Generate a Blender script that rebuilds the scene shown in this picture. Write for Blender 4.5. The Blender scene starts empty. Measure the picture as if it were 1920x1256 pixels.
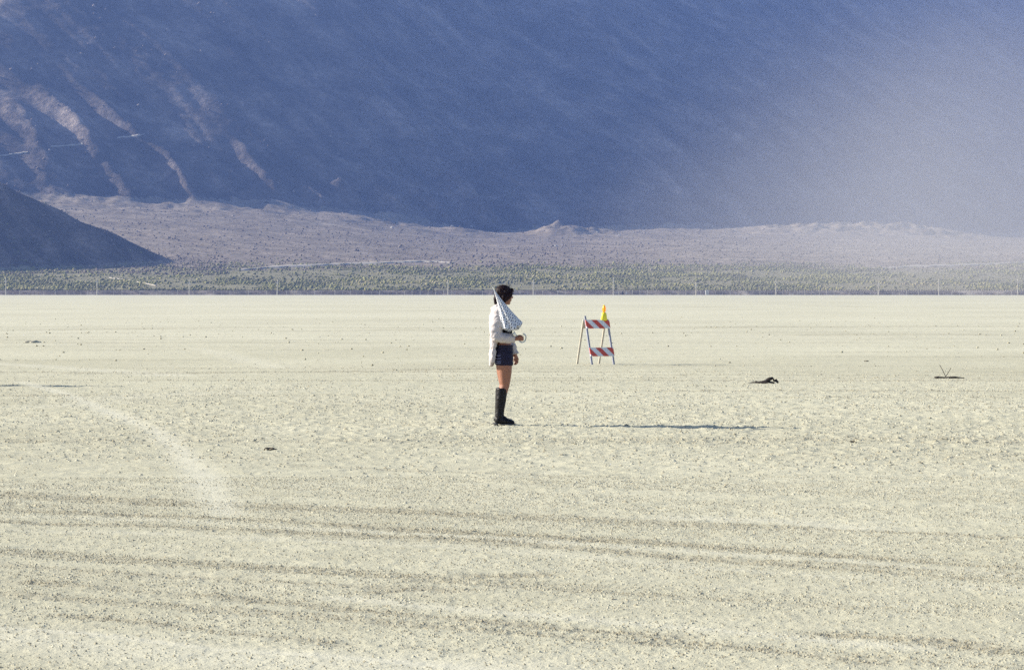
import bpy, bmesh, math, random
import numpy as np
from mathutils import Vector, Matrix

sc = bpy.context.scene
R = math.radians
# ------------------------------------------------------------------ camera, world, sun, exposure
F_PX, W_PX, H_PX, HORIZON = 5333.3, 1920.0, 1256.0, 547.0
CAM_H = 1.62
PITCH = math.atan((H_PX / 2 - HORIZON) / F_PX)
cam = bpy.data.cameras.new('camera')
cam.lens = 100.0; cam.sensor_width = 36.0; cam.sensor_fit = 'HORIZONTAL'
cam.clip_start = 0.5; cam.clip_end = 30000
cam_o = bpy.data.objects.new('camera', cam); sc.collection.objects.link(cam_o)
cam_o.location = (0, 0, CAM_H); cam_o.rotation_euler = (math.pi / 2 - PITCH, 0, 0)
sc.camera = cam_o

SUN_EL, SUN_AZ = R(24.5), R(-75.0)          # azimuth from +Y towards +X
world = bpy.data.worlds.new('World'); sc.world = world; world.use_nodes = True
wn = world.node_tree
sky = wn.nodes.new('ShaderNodeTexSky'); sky.sky_type = 'NISHITA'; sky.sun_disc = False
sky.sun_elevation = SUN_EL; sky.sun_rotation = SUN_AZ; sky.dust_density = 1.0
wn.links.new(sky.outputs[0], wn.nodes['Background'].inputs[0])
wn.nodes['Background'].inputs[1].default_value = 0.075

SUN_DIR = Vector((math.sin(SUN_AZ) * math.cos(SUN_EL), math.cos(SUN_AZ) * math.cos(SUN_EL), math.sin(SUN_EL)))
sun = bpy.data.lights.new('sun', 'SUN'); sun.energy = 4.6; sun.angle = R(0.5); sun.color = (1.0, 0.93, 0.80)
sun_o = bpy.data.objects.new('sun', sun); sc.collection.objects.link(sun_o)
sun_o.rotation_euler = SUN_DIR.to_track_quat('Z', 'Y').to_euler(); sun_o.location = (-60, 20, 60)

sc.view_settings.view_transform = 'Standard'; sc.view_settings.look = 'None'
sc.view_settings.exposure = 1.2; sc.view_settings.gamma = 1.0
sc.view_settings.use_curve_mapping = False
sc.render.engine = 'CYCLES'
sc.cycles.max_bounces = 5; sc.cycles.diffuse_bounces = 3; sc.cycles.volume_bounces = 0
sc.cycles.use_denoising = False

HAZE_DENSITY = 1.22e-4
DUST_DENSITY = 0.98e-3

# ------------------------------------------------------------------ helpers
random.seed(7); rng = np.random.default_rng(11)
C = sc.collection

def ray(px, py):
    dx, dy = (px - W_PX / 2) / F_PX, (H_PX / 2 - py) / F_PX
    f = np.array([0, math.cos(PITCH), -math.sin(PITCH)]); u = np.array([0, math.sin(PITCH), math.cos(PITCH)])
    return np.array([1, 0, 0]) * dx + f + u * dy

def ground(px, py):
    d = ray(px, py); t = CAM_H / -d[2]
    return np.array([d[0] * t, d[1] * t])

_tab = np.random.default_rng(3).random((256, 256)).astype(np.float32)
def vnoise(x, y, s=0):
    x = np.asarray(x, dtype=np.float64) + s * 17.31; y = np.asarray(y, dtype=np.float64) + s * 9.73
    xi = np.floor(x).astype(np.int64); yi = np.floor(y).astype(np.int64)
    fx = x - xi; fy = y - yi
    fx = fx * fx * fx * (fx * (fx * 6 - 15) + 10); fy = fy * fy * fy * (fy * (fy * 6 - 15) + 10)
    a = _tab[xi & 255, yi & 255]; b = _tab[(xi + 1) & 255, yi & 255]
    c = _tab[xi & 255, (yi + 1) & 255]; d = _tab[(xi + 1) & 255, (yi + 1) & 255]
    return (a * (1 - fx) + b * fx) * (1 - fy) + (c * (1 - fx) + d * fx) * fy * 1.0

def fbm(x, y, o=4, s=0, gain=0.5):
    v = 0; a = 1; t = 0
    for i in range(o):
        v = v + a * vnoise(x * 2 ** i, y * 2 ** i, s + i * 5); t += a; a *= gain
    return v / t * 2 - 1

def sstep(a, b, x):
    t = np.clip((x - a) / (b - a), 0, 1); return t * t * (3 - 2 * t)

def np_mesh(name, v, f, mat=None, parent=None, smooth=False, attrs=None):
    me = bpy.data.meshes.new(name)
    v = np.ascontiguousarray(v, dtype=np.float32); f = np.ascontiguousarray(f, dtype=np.int32)
    k = f.shape[1]
    me.vertices.add(len(v)); me.vertices.foreach_set('co', v.ravel())
    me.loops.add(f.size); me.loops.foreach_set('vertex_index', f.ravel())
    me.polygons.add(len(f)); me.polygons.foreach_set('loop_start', np.arange(0, f.size, k, dtype=np.int32))
    if smooth: me.polygons.foreach_set('use_smooth', np.ones(len(f), dtype=bool))
    for an, av in (attrs or {}).items():
        at = me.attributes.new(an, 'FLOAT', 'POINT'); at.data.foreach_set('value', np.ascontiguousarray(av, dtype=np.float32))
    me.update(calc_edges=True); me.validate()
    if mat: me.materials.append(mat)
    o = bpy.data.objects.new(name, me); C.objects.link(o); o.parent = parent
    return o

def tag(o, label=None, cat=None, group=None, kind=None):
    for k, v in (('label', label), ('category', cat), ('group', group), ('kind', kind)):
        if v: o[k] = v
    return o

def empty(name, loc=(0, 0, 0), rz=0.0):
    o = bpy.data.objects.new(name, None); C.objects.link(o); o.location = loc; o.rotation_euler = (0, 0, rz)
    o.empty_display_size = 0.2
    return o

def copy_tree(o, parent=None):
    c = o.copy(); C.objects.link(c); c.parent = parent
    for ch in list(o.children): copy_tree(ch, c)
    return c

class MB:
    """collects shapes into one mesh"""
    def __init__(s): s.v = []; s.f = []
    def add(s, v, f):
        n = len(s.v); s.v += [tuple(map(float, p)) for p in v]; s.f += [tuple(i + n for i in q) for q in f]
    def box(s, c, size, M=None):
        x, y, z = (k / 2 for k in size)
        v = [Vector((a * x, b * y, d * z)) for a in (-1, 1) for b in (-1, 1) for d in (-1, 1)]
        if M is not None: v = [M @ p for p in v]
        s.add([p + Vector(c) for p in v], [(0, 1, 3, 2), (4, 6, 7, 5), (0, 4, 5, 1), (2, 3, 7, 6), (0, 2, 6, 4), (1, 5, 7, 3)])
    def bar(s, a, b, w, h, up=(0, 0, 1)):
        a, b = Vector(a), Vector(b); d = (b - a); L = d.length; d.normalize()
        x = d.cross(Vector(up))
        if x.length < 1e-4: x = d.cross(Vector((0, 1, 0)))
        x.normalize(); y = x.cross(d)
        s.box((a + b) / 2, (w, h, L), Matrix((x, y, d)).transposed())
    def loft(s, pts, ra, rb=None, n=14, side=(0, 1, 0)):
        """closed tube: ra = half width across, rb = half width along `side`"""
        pts = [Vector(p) for p in pts]; rb = rb or ra; V = []; k = len(pts)
        for i, p in enumerate(pts):
            t = (pts[min(i + 1, k - 1)] - pts[max(i - 1, 0)]).normalized()
            sd = Vector(side); sd = (sd - t * sd.dot(t))
            if sd.length < 1e-3: sd = Vector((1, 0, 0)) - t * t.x
            sd.normalize(); ac = t.cross(sd)
            for j in range(n):
                a = 2 * math.pi * j / n
                V.append(p + ac * (ra[i] * math.cos(a)) + sd * (rb[i] * math.sin(a)))
        Fc = [(i * n + j, i * n + (j + 1) % n, (i + 1) * n + (j + 1) % n, (i + 1) * n + j) for i in range(k - 1) for j in range(n)]
        V += [pts[0], pts[-1]]; c0, c1 = k * n, k * n + 1
        Fc += [(c0, (j + 1) % n, j) for j in range(n)] + [(c1, (k - 1) * n + j, (k - 1) * n + (j + 1) % n) for j in range(n)]
        s.add(V, Fc)
    def cap(s, a, b, ra, rb, ya=None, yb=None, n=14, side=(0, 1, 0)):
        """tapered capsule; ya / yb = half width along side"""
        a, b = Vector(a), Vector(b); d = b - a; L = max(d.length, 1e-5); u = d / L
        ya = ya or ra; yb = yb or rb; P = []; A = []; B = []
        for t in (-0.999, -0.9, -0.7, -0.38, 0):
            q = math.sqrt(1 - t * t); P.append(a + u * (t * ra)); A.append(ra * q); B.append(ya * q)
        for t in (0, 0.38, 0.7, 0.9, 0.999):
            q = math.sqrt(1 - t * t); P.append(b + u * (t * rb)); A.append(rb * q); B.append(yb * q)
        s.loft(P, A, B, n, side)
    def ell(s, c, r, M=None, n=16):
        V = []; c = Vector(c); m = 10
        for i in range(1, m):
            th = math.pi * i / m
            for j in range(n):
                a = 2 * math.pi * j / n
                p = Vector((r[0] * math.sin(th) * math.cos(a), r[1] * math.sin(th) * math.sin(a), r[2] * math.cos(th)))
                V.append(c + (M @ p if M else p))
        top = Vector((0, 0, r[2])); V += [c + (M @ top if M else top), c - (M @ top if M else top)]
        Fc = [(i * n + j, (i + 1) * n + j, (i + 1) * n + (j + 1) % n, i * n + (j + 1) % n) for i in range(m - 2) for j in range(n)]
        t0 = (m - 1) * n
        Fc += [(t0, j, (j + 1) % n) for j in range(n)] + [(t0 + 1, (m - 2) * n + (j + 1) % n, (m - 2) * n + j) for j in range(n)]
        s.add(V, Fc)
    def build(s, name, mat, parent=None, smooth=False, bevel=0):
        me = bpy.data.meshes.new(name); me.from_pydata(s.v, [], s.f); me.update()
        if smooth:
            for p in me.polygons: p.use_smooth = True
        me.materials.append(mat)
        bm = bmesh.new(); bm.from_mesh(me)
        bmesh.ops.recalc_face_normals(bm, faces=bm.faces)
        if bevel:
            bmesh.ops.bevel(bm, geom=[e for e in bm.edges], offset=bevel, segments=1, affect='EDGES', clamp_overlap=True)
        bm.to_mesh(me); bm.free()
        o = bpy.data.objects.new(name, me); C.objects.link(o); o.parent = parent
        return o
    def remesh(s, name, mat, parent=None, voxel=0.008, smooth=3, wrinkle=None):
        """union of all shapes as one continuous skin"""
        o = s.build('tmp_' + name, mat)
        m = o.modifiers.new('r', 'REMESH'); m.mode = 'VOXEL'; m.voxel_size = voxel; m.use_smooth_shade = True
        if smooth:
            k = o.modifiers.new('s', 'SMOOTH'); k.iterations = smooth; k.factor = 0.5
        dg = bpy.context.evaluated_depsgraph_get()
        me = bpy.data.meshes.new_from_object(o.evaluated_get(dg)); me.name = name
        bpy.data.objects.remove(o, do_unlink=True)
        n = len(me.vertices); co = np.empty(n * 3, np.float32); no = np.empty(n * 3, np.float32)
        if wrinkle:
            me.vertices.foreach_get('co', co); me.vertices.foreach_get('normal', no)
            co = co.reshape(-1, 3); no = no.reshape(-1, 3)
            co = co + no * wrinkle(co)[:, None]
            me.vertices.foreach_set('co', co.ravel().astype(np.float32)); me.update()
        for p in me.polygons: p.use_smooth = True
        if not me.materials: me.materials.append(mat)
        o = bpy.data.objects.new(name, me); C.objects.link(o); o.parent = parent
        return o

# ------------------------------------------------------------------ materials
def new_mat(name):
    m = bpy.data.materials.new(name); m.use_nodes = True
    nt = m.node_tree; b = nt.nodes['Principled BSDF']
    return m, nt, b

def node(nt, kind, **kw):
    n = nt.nodes.new(kind)
    for k, v in kw.items():
        if hasattr(n, k): setattr(n, k, v)
        else: n.inputs[k.replace('_', ' ')].default_value = v
    return n

def ramp(nt, fac, stops):
    r = nt.nodes.new('ShaderNodeValToRGB'); e = r.color_ramp.elements
    while len(e) < len(stops): e.new(0.5)
    for el, (p, c) in zip(e, stops): el.position = p; el.color = (*c, 1)
    nt.links.new(fac, r.inputs[0]); return r.outputs[0]

def noise(nt, scale, detail=4, vec=None, rough=0.55):
    n = node(nt, 'ShaderNodeTexNoise'); n.inputs['Scale'].default_value = scale
    n.inputs['Detail'].default_value = detail; n.inputs['Roughness'].default_value = rough
    if vec is not None: nt.links.new(vec, n.inputs['Vector'])
    return n.outputs[0]

def coords(nt, scale=None):
    t = nt.nodes.new('ShaderNodeTexCoord').outputs['Object']
    if scale:
        m = nt.nodes.new('ShaderNodeMapping'); m.inputs['Scale'].default_value = scale
        nt.links.new(t, m.inputs[0]); return m.outputs[0]
    return t

def mix(nt, a, b, fac, mode='MIX'):
    m = nt.nodes.new('ShaderNodeMix'); m.data_type = 'RGBA'; m.blend_type = mode
    for sock, val in ((m.inputs[0], fac), (m.inputs[6], a), (m.inputs[7], b)):
        if hasattr(val, 'is_output'): nt.links.new(val, sock)
        else: sock.default_value = val if isinstance(val, (int, float)) else (*val, 1)
    return m.outputs[2]

def bump(nt, b, height, dist, strength=1.0, prev=None):
    n = nt.nodes.new('ShaderNodeBump'); n.inputs['Distance'].default_value = dist; n.inputs['Strength'].default_value = strength
    nt.links.new(height, n.inputs['Height'])
    if prev is not None: nt.links.new(prev, n.inputs['Normal'])
    nt.links.new(n.outputs[0], b.inputs['Normal']); return n.outputs[0]

def attr(nt, name):
    a = nt.nodes.new('ShaderNodeAttribute'); a.attribute_name = name; return a.outputs['Fac']

def simple(name, col, rough=0.7, var=0.15, scale=20, bumpd=0.0, metal=0.0, spec=0.3):
    m, nt, b = new_mat(name)
    c2 = tuple(k * (1 - var) for k in col); c1 = tuple(min(1, k * (1 + var)) for k in col)
    nz = noise(nt, scale, 5, coords(nt))
    nt.links.new(ramp(nt, nz, [(0.3, c2), (0.7, c1)]), b.inputs['Base Color'])
    b.inputs['Roughness'].default_value = rough; b.inputs['Metallic'].default_value = metal
    b.inputs['Specular IOR Level'].default_value = spec
    if bumpd: bump(nt, b, nz, bumpd, 0.6)
    return m

def mat_playa():
    m, nt, b = new_mat('playa_dust'); v = coords(nt)
    big = noise(nt, 0.11, 4, v); mid = noise(nt, 1.7, 5, v); fine = noise(nt, 26, 4, v, 0.7); grit = noise(nt, 75, 2, v, 0.6)
    col = ramp(nt, mid, [(0.32, (0.44, 0.42, 0.305)), (0.55, (0.505, 0.485, 0.36)), (0.75, (0.565, 0.545, 0.415))])
    col = mix(nt, col, ramp(nt, big, [(0.35, (0.46, 0.445, 0.335)), (0.65, (0.555, 0.535, 0.41))]), 0.5)
    far = noise(nt, 0.035, 6, v, 0.65)
    col = mix(nt, col, ramp(nt, far, [(0.36, (0.82, 0.81, 0.78)), (0.6, (1.06, 1.06, 1.06))]), 0.7, 'MULTIPLY')
    spk = ramp(nt, fine, [(0.28, (0.52, 0.48, 0.44)), (0.42, (1, 1, 1))])
    col = mix(nt, col, spk, 0.55, 'MULTIPLY')
    col = mix(nt, col, (0.335, 0.315, 0.235), attr(nt, 'disturbed'))
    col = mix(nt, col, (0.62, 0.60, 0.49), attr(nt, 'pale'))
    nt.links.new(col, b.inputs['Base Color']); b.inputs['Roughness'].default_value = 0.95
    b.inputs['Specular IOR Level'].default_value = 0.1
    p = bump(nt, b, fine, 0.010, 0.7); bump(nt, b, grit, 0.005, 0.7, p)
    return m

def mat_clod():
    m, nt, b = new_mat('playa_clod')
    col = ramp(nt, attr(nt, 'tone'), [(0, (0.28, 0.245, 0.17)), (0.5, (0.42, 0.385, 0.275)), (1, (0.55, 0.53, 0.41))])
    nt.links.new(col, b.inputs['Base Color']); b.inputs['Roughness'].default_value = 0.95
    b.inputs['Specular IOR Level'].default_value = 0.1
    return m

def fall_coords(nt, s):
    t = nt.nodes.new('ShaderNodeTexCoord').outputs['Object']; cb = nt.nodes.new('ShaderNodeCombineXYZ')
    for k, d in enumerate(((0.725 * s * 1.6, 0.689 * s * 1.6, 0), (0.69 * s * .16, -0.72 * s * .16, 0))):
        n = nt.nodes.new('ShaderNodeVectorMath'); n.operation = 'DOT_PRODUCT'; nt.links.new(t, n.inputs[0]); n.inputs[1].default_value = d
        nt.links.new(n.outputs['Value'], cb.inputs[k])
    wn_ = nt.nodes.new('ShaderNodeTexNoise'); wn_.inputs['Scale'].default_value = s * 0.6; wn_.inputs['Detail'].default_value = 5; nt.links.new(t, wn_.inputs['Vector'])
    sc_ = nt.nodes.new('ShaderNodeVectorMath'); sc_.operation = 'MULTIPLY_ADD'; nt.links.new(wn_.outputs['Color'], sc_.inputs[0]); sc_.inputs[1].default_value = (2.2, 1.2, 0); nt.links.new(cb.outputs[0], sc_.inputs[2])
    return sc_.outputs[0]

def mat_rock(name, dark, midc, light, s=0.05, bd=2.0, streak=1.0):
    m, nt, b = new_mat(name); v = coords(nt)
    n1 = noise(nt, s, 6, v, 0.6); n2 = noise(nt, s * 7, 5, v, 0.7); n3 = noise(nt, 1.0, 6, fall_coords(nt, s), 0.7)
    col = ramp(nt, n1, [(0.3, dark), (0.5, midc), (0.72, light)])
    col = mix(nt, col, ramp(nt, n2, [(0.34, (0.42, 0.42, 0.42)), (0.62, (1.15, 1.15, 1.15))]), 0.85, 'MULTIPLY')
    col = mix(nt, col, ramp(nt, n3, [(0.34, (0.5, 0.51, 0.54)), (0.50, (1, 1, 1)), (0.64, (1.75, 1.70, 1.62))]), streak, 'MULTIPLY')
    nt.links.new(col, b.inputs['Base Color']); b.inputs['Roughness'].default_value = 0.95
    b.inputs['Specular IOR Level'].default_value = 0.1
    p = bump(nt, b, n2, bd, 0.6)
    bump(nt, b, noise(nt, s * 22, 4, v, 0.7), bd * 0.3, 0.6, p)
    return m

def mat_tone(name, stops, rough=0.9):
    m, nt, b = new_mat(name)
    nt.links.new(ramp(nt, attr(nt, 'tone'), stops), b.inputs['Base Color'])
    b.inputs['Roughness'].default_value = rough; b.inputs['Specular IOR Level'].default_value = 0.1
    return m

M = {}
M['playa'] = mat_playa(); M['clod'] = mat_clod()
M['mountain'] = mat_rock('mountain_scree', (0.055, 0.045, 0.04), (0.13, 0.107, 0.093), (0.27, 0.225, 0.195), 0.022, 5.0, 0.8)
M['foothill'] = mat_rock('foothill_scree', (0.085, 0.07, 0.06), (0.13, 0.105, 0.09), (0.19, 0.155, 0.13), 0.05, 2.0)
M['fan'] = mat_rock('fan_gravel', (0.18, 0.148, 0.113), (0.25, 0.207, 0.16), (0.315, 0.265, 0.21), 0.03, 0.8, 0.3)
def green_flat():
    m = M['fan']; nt = m.node_tree; b = nt.nodes['Principled BSDF']; old = b.inputs['Base Color'].links[0].from_socket; t = coords(nt)
    sp = nt.nodes.new('ShaderNodeSeparateXYZ'); nt.links.new(t, sp.inputs[0])
    n = noise(nt, 0.02, 5, t, 0.65); a = nt.nodes.new('ShaderNodeMath'); a.operation = 'MULTIPLY_ADD'; nt.links.new(n, a.inputs[0]); a.inputs[1].default_value = 260; nt.links.new(sp.outputs[1], a.inputs[2])
    r = nt.nodes.new('ShaderNodeMapRange'); nt.links.new(a.outputs[0], r.inputs[0]); r.inputs[1].default_value = 1920; r.inputs[2].default_value = 1830; r.inputs[3].default_value = 0; r.inputs[4].default_value = 0.8
    grass = ramp(nt, noise(nt, 0.11, 5, t, 0.7), [(0.35, (0.17, 0.16, 0.09)), (0.6, (0.25, 0.235, 0.13))])
    nt.links.new(mix(nt, old, grass, r.outputs[0]), b.inputs['Base Color'])
green_flat()
M['ballast'] = mat_rock('rail_ballast', (0.10, 0.085, 0.08), (0.145, 0.125, 0.115), (0.30, 0.27, 0.23), 0.09, 0.25)
M['scrub'] = mat_tone('scrub_leaves', [(0, (0.14, 0.132, 0.075)), (0.45, (0.19, 0.19, 0.085)), (0.8, (0.27, 0.26, 0.11)), (1, (0.33, 0.285, 0.17))])
M['stone'] = mat_tone('loose_stone', [(0, (0.11, 0.088, 0.072)), (0.6, (0.18, 0.145, 0.12)), (0.93, (0.25, 0.21, 0.175)), (1, (0.31, 0.275, 0.24))])
M['boulder'] = simple('pale_boulder', (0.42, 0.40, 0.37), 0.9, 0.2, 0.5)
M['dirt_road'] = simple('pale_dirt_road', (0.36, 0.325, 0.27), 0.95, 0.15, 0.2)
M['old_wood'] = simple('weathered_wood', (0.50, 0.46, 0.38), 0.9, 0.2, 3)
M['post'] = simple('pale_fence_post', (0.42, 0.40, 0.36), 0.85, 0.2, 3)
M['rail'] = simple('rusty_rail', (0.09, 0.06, 0.045), 0.6, 0.2, 2, metal=0.4)
M['white_paint'] = simple('white_paint', (0.74, 0.73, 0.70), 0.6, 0.06, 4)
M['dark_box'] = simple('dark_metal_box', (0.05, 0.05, 0.055), 0.6, 0.2, 4)
M['wire'] = simple('fence_wire', (0.20, 0.19, 0.18), 0.5, 0.1, 4, metal=0.6)

# ------------------------------------------------------------------ playa: one sheet to the horizon
def seg_dist(x, y, poly):
    d = np.full(x.shape, 1e9)
    for (ax, ay), (bx, by) in zip(poly[:-1], poly[1:]):
        vx, vy = bx - ax, by - ay; L = vx * vx + vy * vy
        t = np.clip(((x - ax) * vx + (y - ay) * vy) / L, 0, 1)
        d = np.minimum(d, np.hypot(x - ax - t * vx, y - ay - t * vy))
    return d

def G(*p): return [tuple(ground(a, b)) for a, b in p]
TRACKS = [  # ground line, half width, strength
    (G((-200, 950), (0, 957), (200, 965), (470, 975), (700, 990), (960, 1005), (1280, 1020), (1500, 1035), (1920, 1065), (2100, 1080)), 0.13, 1.0),
    (G((-200, 975), (0, 981), (300, 988), (600, 1001), (960, 1018), (1280, 1045), (1600, 1067), (1920, 1090), (2100, 1104)), 0.12, 1.0),
    (G((-100, 1052), (0, 1058), (200, 1073), (500, 1090), (760, 1104)), 0.10, 0.7),
    (G((60, 1090), (250, 1108), (420, 1118), (640, 1140), (900, 1166), (1280, 1193)), 0.10, 0.9),
    (G((640, 1142), (860, 1158), (1100, 1180), (1290, 1203), (1450, 1221), (1640, 1243)), 0.07, 0.9),
    (G((120, 1152), (300, 1169), (480, 1190), (640, 1206)), 0.07, 0.8),
    (G((1560, 1188), (1680, 1196), (1800, 1207), (1930, 1227)), 0.13, 1.0),
    (G((-100, 621), (250, 617), (520, 613), (960, 616), (1400, 613), (2000, 612)), 1.6, 0.75),
    (G((-100, 627), (420, 622), (760, 619), (840, 620)), 1.0, 0.6),
    (G((140, 701), (250, 700), (420, 700)), 0.35, 0.7),
    (G((580, 697), (760, 695), (940, 691)), 0.25, 0.9),
    (G((1510, 628), (1600, 627), (1760, 627), (1870, 628)), 0.7, 0.8),
    (G((0, 580), (400, 575), (1000, 577), (1600, 573)), 3.0, 0.4),
    (G((900, 1079), (960, 1080), (1020, 1077)), 0.10, 1.0),
    (G((680, 1112), (770, 1103), (860, 1106)), 0.09, 0.8),
    (G((1180, 575), (1500, 574), (1800, 577)), 2.0, 0.35),
]
PALE = [
    (G((-200, 963), (0, 969), (300, 976), (600, 993), (960, 1012), (1280, 1032), (1600, 1052), (2000, 1084)), 0.10, 0.45),
    (G((-200, 988), (0, 995), (300, 1001), (600, 1015), (960, 1033), (1280, 1060), (1600, 1081), (2000, 1112)), 0.12, 0.35),
    (G((-100, 1170), (150, 1184), (400, 1215), (700, 1236), (1000, 1262)), 0.10, 0.9),
    (G((640, 1120), (900, 1145), (1280, 1175), (1700, 1215)), 0.13, 0.6),
    (G((40, 716), (120, 738), (200, 770), (290, 808), (340, 846), (375, 890), (400, 930), (425, 965)), 0.16, 0.8),
    (G((-100, 675), (120, 690), (330, 704)), 0.5, 0.6),
    (G((100, 762), (260, 742), (480, 735)), 0.6, 0.35),
    (G((360, 652), (420, 664), (520, 690)), 0.5, 0.5),
    (G((1280, 970), (1450, 974), (1600, 990)), 0.25, 0.6),
    (G((0, 1195), (500, 1235), (900, 1262)), 0.5, 0.6),
]
def masks(x, y):
    x = np.asarray(x, float); y = np.asarray(y, float)
    dist = np.zeros(x.shape); pale = np.zeros(x.shape); wob = 0.35 * fbm(x * 0.9, y * 0.9, 2, 4)
    for lines, out, broken in ((TRACKS, dist, True), (PALE, pale, False)):
        for poly, w, k in lines:
            ys = [p[1] for p in poly]; xs = [p[0] for p in poly]
            near = (y > min(ys) - 4 * w) & (y < max(ys) + 4 * w) & (x > min(xs) - 4 * w) & (x < max(xs) + 4 * w)
            if not near.any(): continue
            xx, yy = x[near], y[near]; g = k * np.exp(-((seg_dist(xx, yy, poly) + wob[near] * w) / w) ** 2)
            if broken:
                q = 0.8 / max(w * 6, .6); g = 1.35 * g * (0.5 + 0.5 * sstep(-0.55, 0.15, fbm(xx * q, yy * q, 3, 9)))
            out[near] = np.maximum(out[near], g)
    r = np.hypot(x, y); ac = x * 0.515 + y * 0.857; al = x * 0.857 - y * 0.515       # across / along the old vehicle lines
    ruts = sstep(0.12, 0.5, fbm(ac * 2.6, al * 0.10, 3, 25, 0.6)) * (1 - sstep(22, 34, r)) * 0.75
    ruts = ruts + 0.6 * sstep(0.15, 0.5, fbm(y * 0.9, x * 0.05, 3, 27, 0.6)) * sstep(24, 36, r) * (1 - sstep(120, 200, r))
    crumble = 0.5 + 0.8 * (0.5 + 0.5 * fbm(x * 7, y * 4, 3, 29, 0.7))
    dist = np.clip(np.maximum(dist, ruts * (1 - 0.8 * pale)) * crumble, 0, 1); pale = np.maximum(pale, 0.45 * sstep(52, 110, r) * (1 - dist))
    return dist, pale
def roughness_zone(x, y):
    r = np.hypot(x, y)
    z = (0.45 + 0.55 * sstep(15, 22, r)) * (1 - 0.92 * sstep(36, 66, r + 6 * fbm(x * 0.2, y * 0.1, 3, 23)))
    return z * (0.55 + 0.45 * sstep(-0.4, 0.4, fbm(x * 0.16, y * 0.07, 3, 21)))
def playa_h(x, y, dist, pale):
    r = np.hypot(x, y)
    h = 0.012 * fbm(x * 0.35, y * 0.35, 3, 1) * sstep(3, 12, r)
    rz = roughness_zone(x, y) * (1 - 0.85 * pale)
    h = h + (0.003 + 0.008 * rz) * fbm(x * 4.2, y * 4.2, 2, 2, 0.6)
    far = sstep(19, 33, r)
    c1 = vnoise(x * 12, y * 9, 83) * 0.6 + vnoise(x * 25, y * 15, 85) * 0.4
    c2 = vnoise(x * 27, y * 15, 87) * 0.55 + vnoise(x * 52, y * 24, 89) * 0.45
    h = h + far * (0.003 + 0.0145 * rz + 0.012 * dist) * sstep(0.35, 0.85, c1) + (1 - 0.6 * far) * (0.0025 + 0.0048 * rz + 0.0040 * dist) * sstep(0.3, 0.85, c2)
    h = h - dist * 0.004
    return h * (1 - sstep(150, 210, r))

def build_playa():
    fine = np.linspace(-0.235, 0.235, 500)
    side = np.linspace(0.235, 2 * math.pi - 0.235, 30)[1:-1]
    th = np.concatenate([fine, side]); n = len(th)
    rr = np.concatenate([np.geomspace(5, 10.9, 30), np.geomspace(11, 64, 790), np.geomspace(64.4, 205, 120), np.geomspace(208, 6000, 60)])
    Rr, T = np.meshgrid(rr, th, indexing='ij')
    x = Rr * np.sin(T); y = Rr * np.cos(T)
    d, p = masks(x, y)
    z = playa_h(x, y, d, p)
    v = np.stack([x, y, z], -1).reshape(-1, 3); k = len(rr)
    i = np.arange(k - 1)[:, None]; j = np.arange(n)[None, :]
    a = i * n + j; b = i * n + (j + 1) % n
    q = np.stack([a, b, b + n, a + n], -1).reshape(-1, 4)
    # inner disc, as quads closing on the centre
    c = len(v); v = np.vstack([v, [[0, 0, 0]]])
    o = np_mesh('playa', v, q[:, ::-1], M['playa'], smooth=True,
                attrs={'disturbed': np.append(d.ravel() * 0.7, 0), 'pale': np.append(p.ravel() * 0.6, 0)})
    bm = bmesh.new(); bm.from_mesh(o.data); bm.verts.ensure_lookup_table()
    for t in range(n): bm.faces.new((bm.verts[c], bm.verts[(t + 1) % n], bm.verts[t]))
    bm.to_mesh(o.data); bm.free()
    tag(o, 'flat cream coloured dry lakebed with faint tyre tracks', 'ground', kind='structure')
    return o
playa = build_playa()

# ------------------------------------------------------------------ mountain, foothill, alluvial fan
def interp(x, xs, ys): return np.interp(x, xs, ys)
def toe_y(x): return 2485 + np.where(x > -150, np.where(x > 120, (x - 120) * 0.95 + 205.2, (x + 150) * 0.74), np.where(x > -480, (x + 150) * 0.60, -198.0 + (-480 - x) * 0.45))
def toe_z(x): return interp(x, [-900, -420, -280, -200, -110, -30, 60, 145, 300, 520, 1000], [86, 80, 77, 74, 66, 55, 56, 62, 64, 62, 64])
def z_at(py, D): return CAM_H + (HORIZON - py) / F_PX * D

GX, GY = 0.44, 0.46
def ridge_v(x, y): return x * 0.725 + y * 0.689
RIDGES = []   # (v centre, sigma, height, s start, s end)
def plane_hit(px, py):
    d = ray(px, py); lo = 1500.0
    for Y in np.arange(1900, 4200, 2.0):
        X = d[0] / d[1] * Y; Z = CAM_H + d[2] / d[1] * Y
        if toe_z(X) + GY * (Y - toe_y(X)) >= Z: return X, Y
    return X, Y
for top, bot, sg, hh in (((85, 185), (215, 345), 11, 7.5), ((178, 195), (335, 345), 9, 6.0), ((30, 200), (90, 330), 12, 6.0), ((452, 285), (510, 355), 7, 8.0),
                         ((395, 335), (430, 375), 6, 6.0), ((300, 300), (350, 358), 8, 7.0), ((560, 345), (605, 388), 8, 7.0), ((630, 350), (660, 378), 8, 7.0), ((700, 365), (745, 402), 8, 9.0),
                         ((780, 362), (830, 410), 9, 11.0), ((832, 335), (905, 405), 13, 18.0), ((930, 388), (990, 428), 10, 14.0)):
    a = plane_hit(*top); b = plane_hit(*bot)
    RIDGES.append((a, b, sg, hh))

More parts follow.
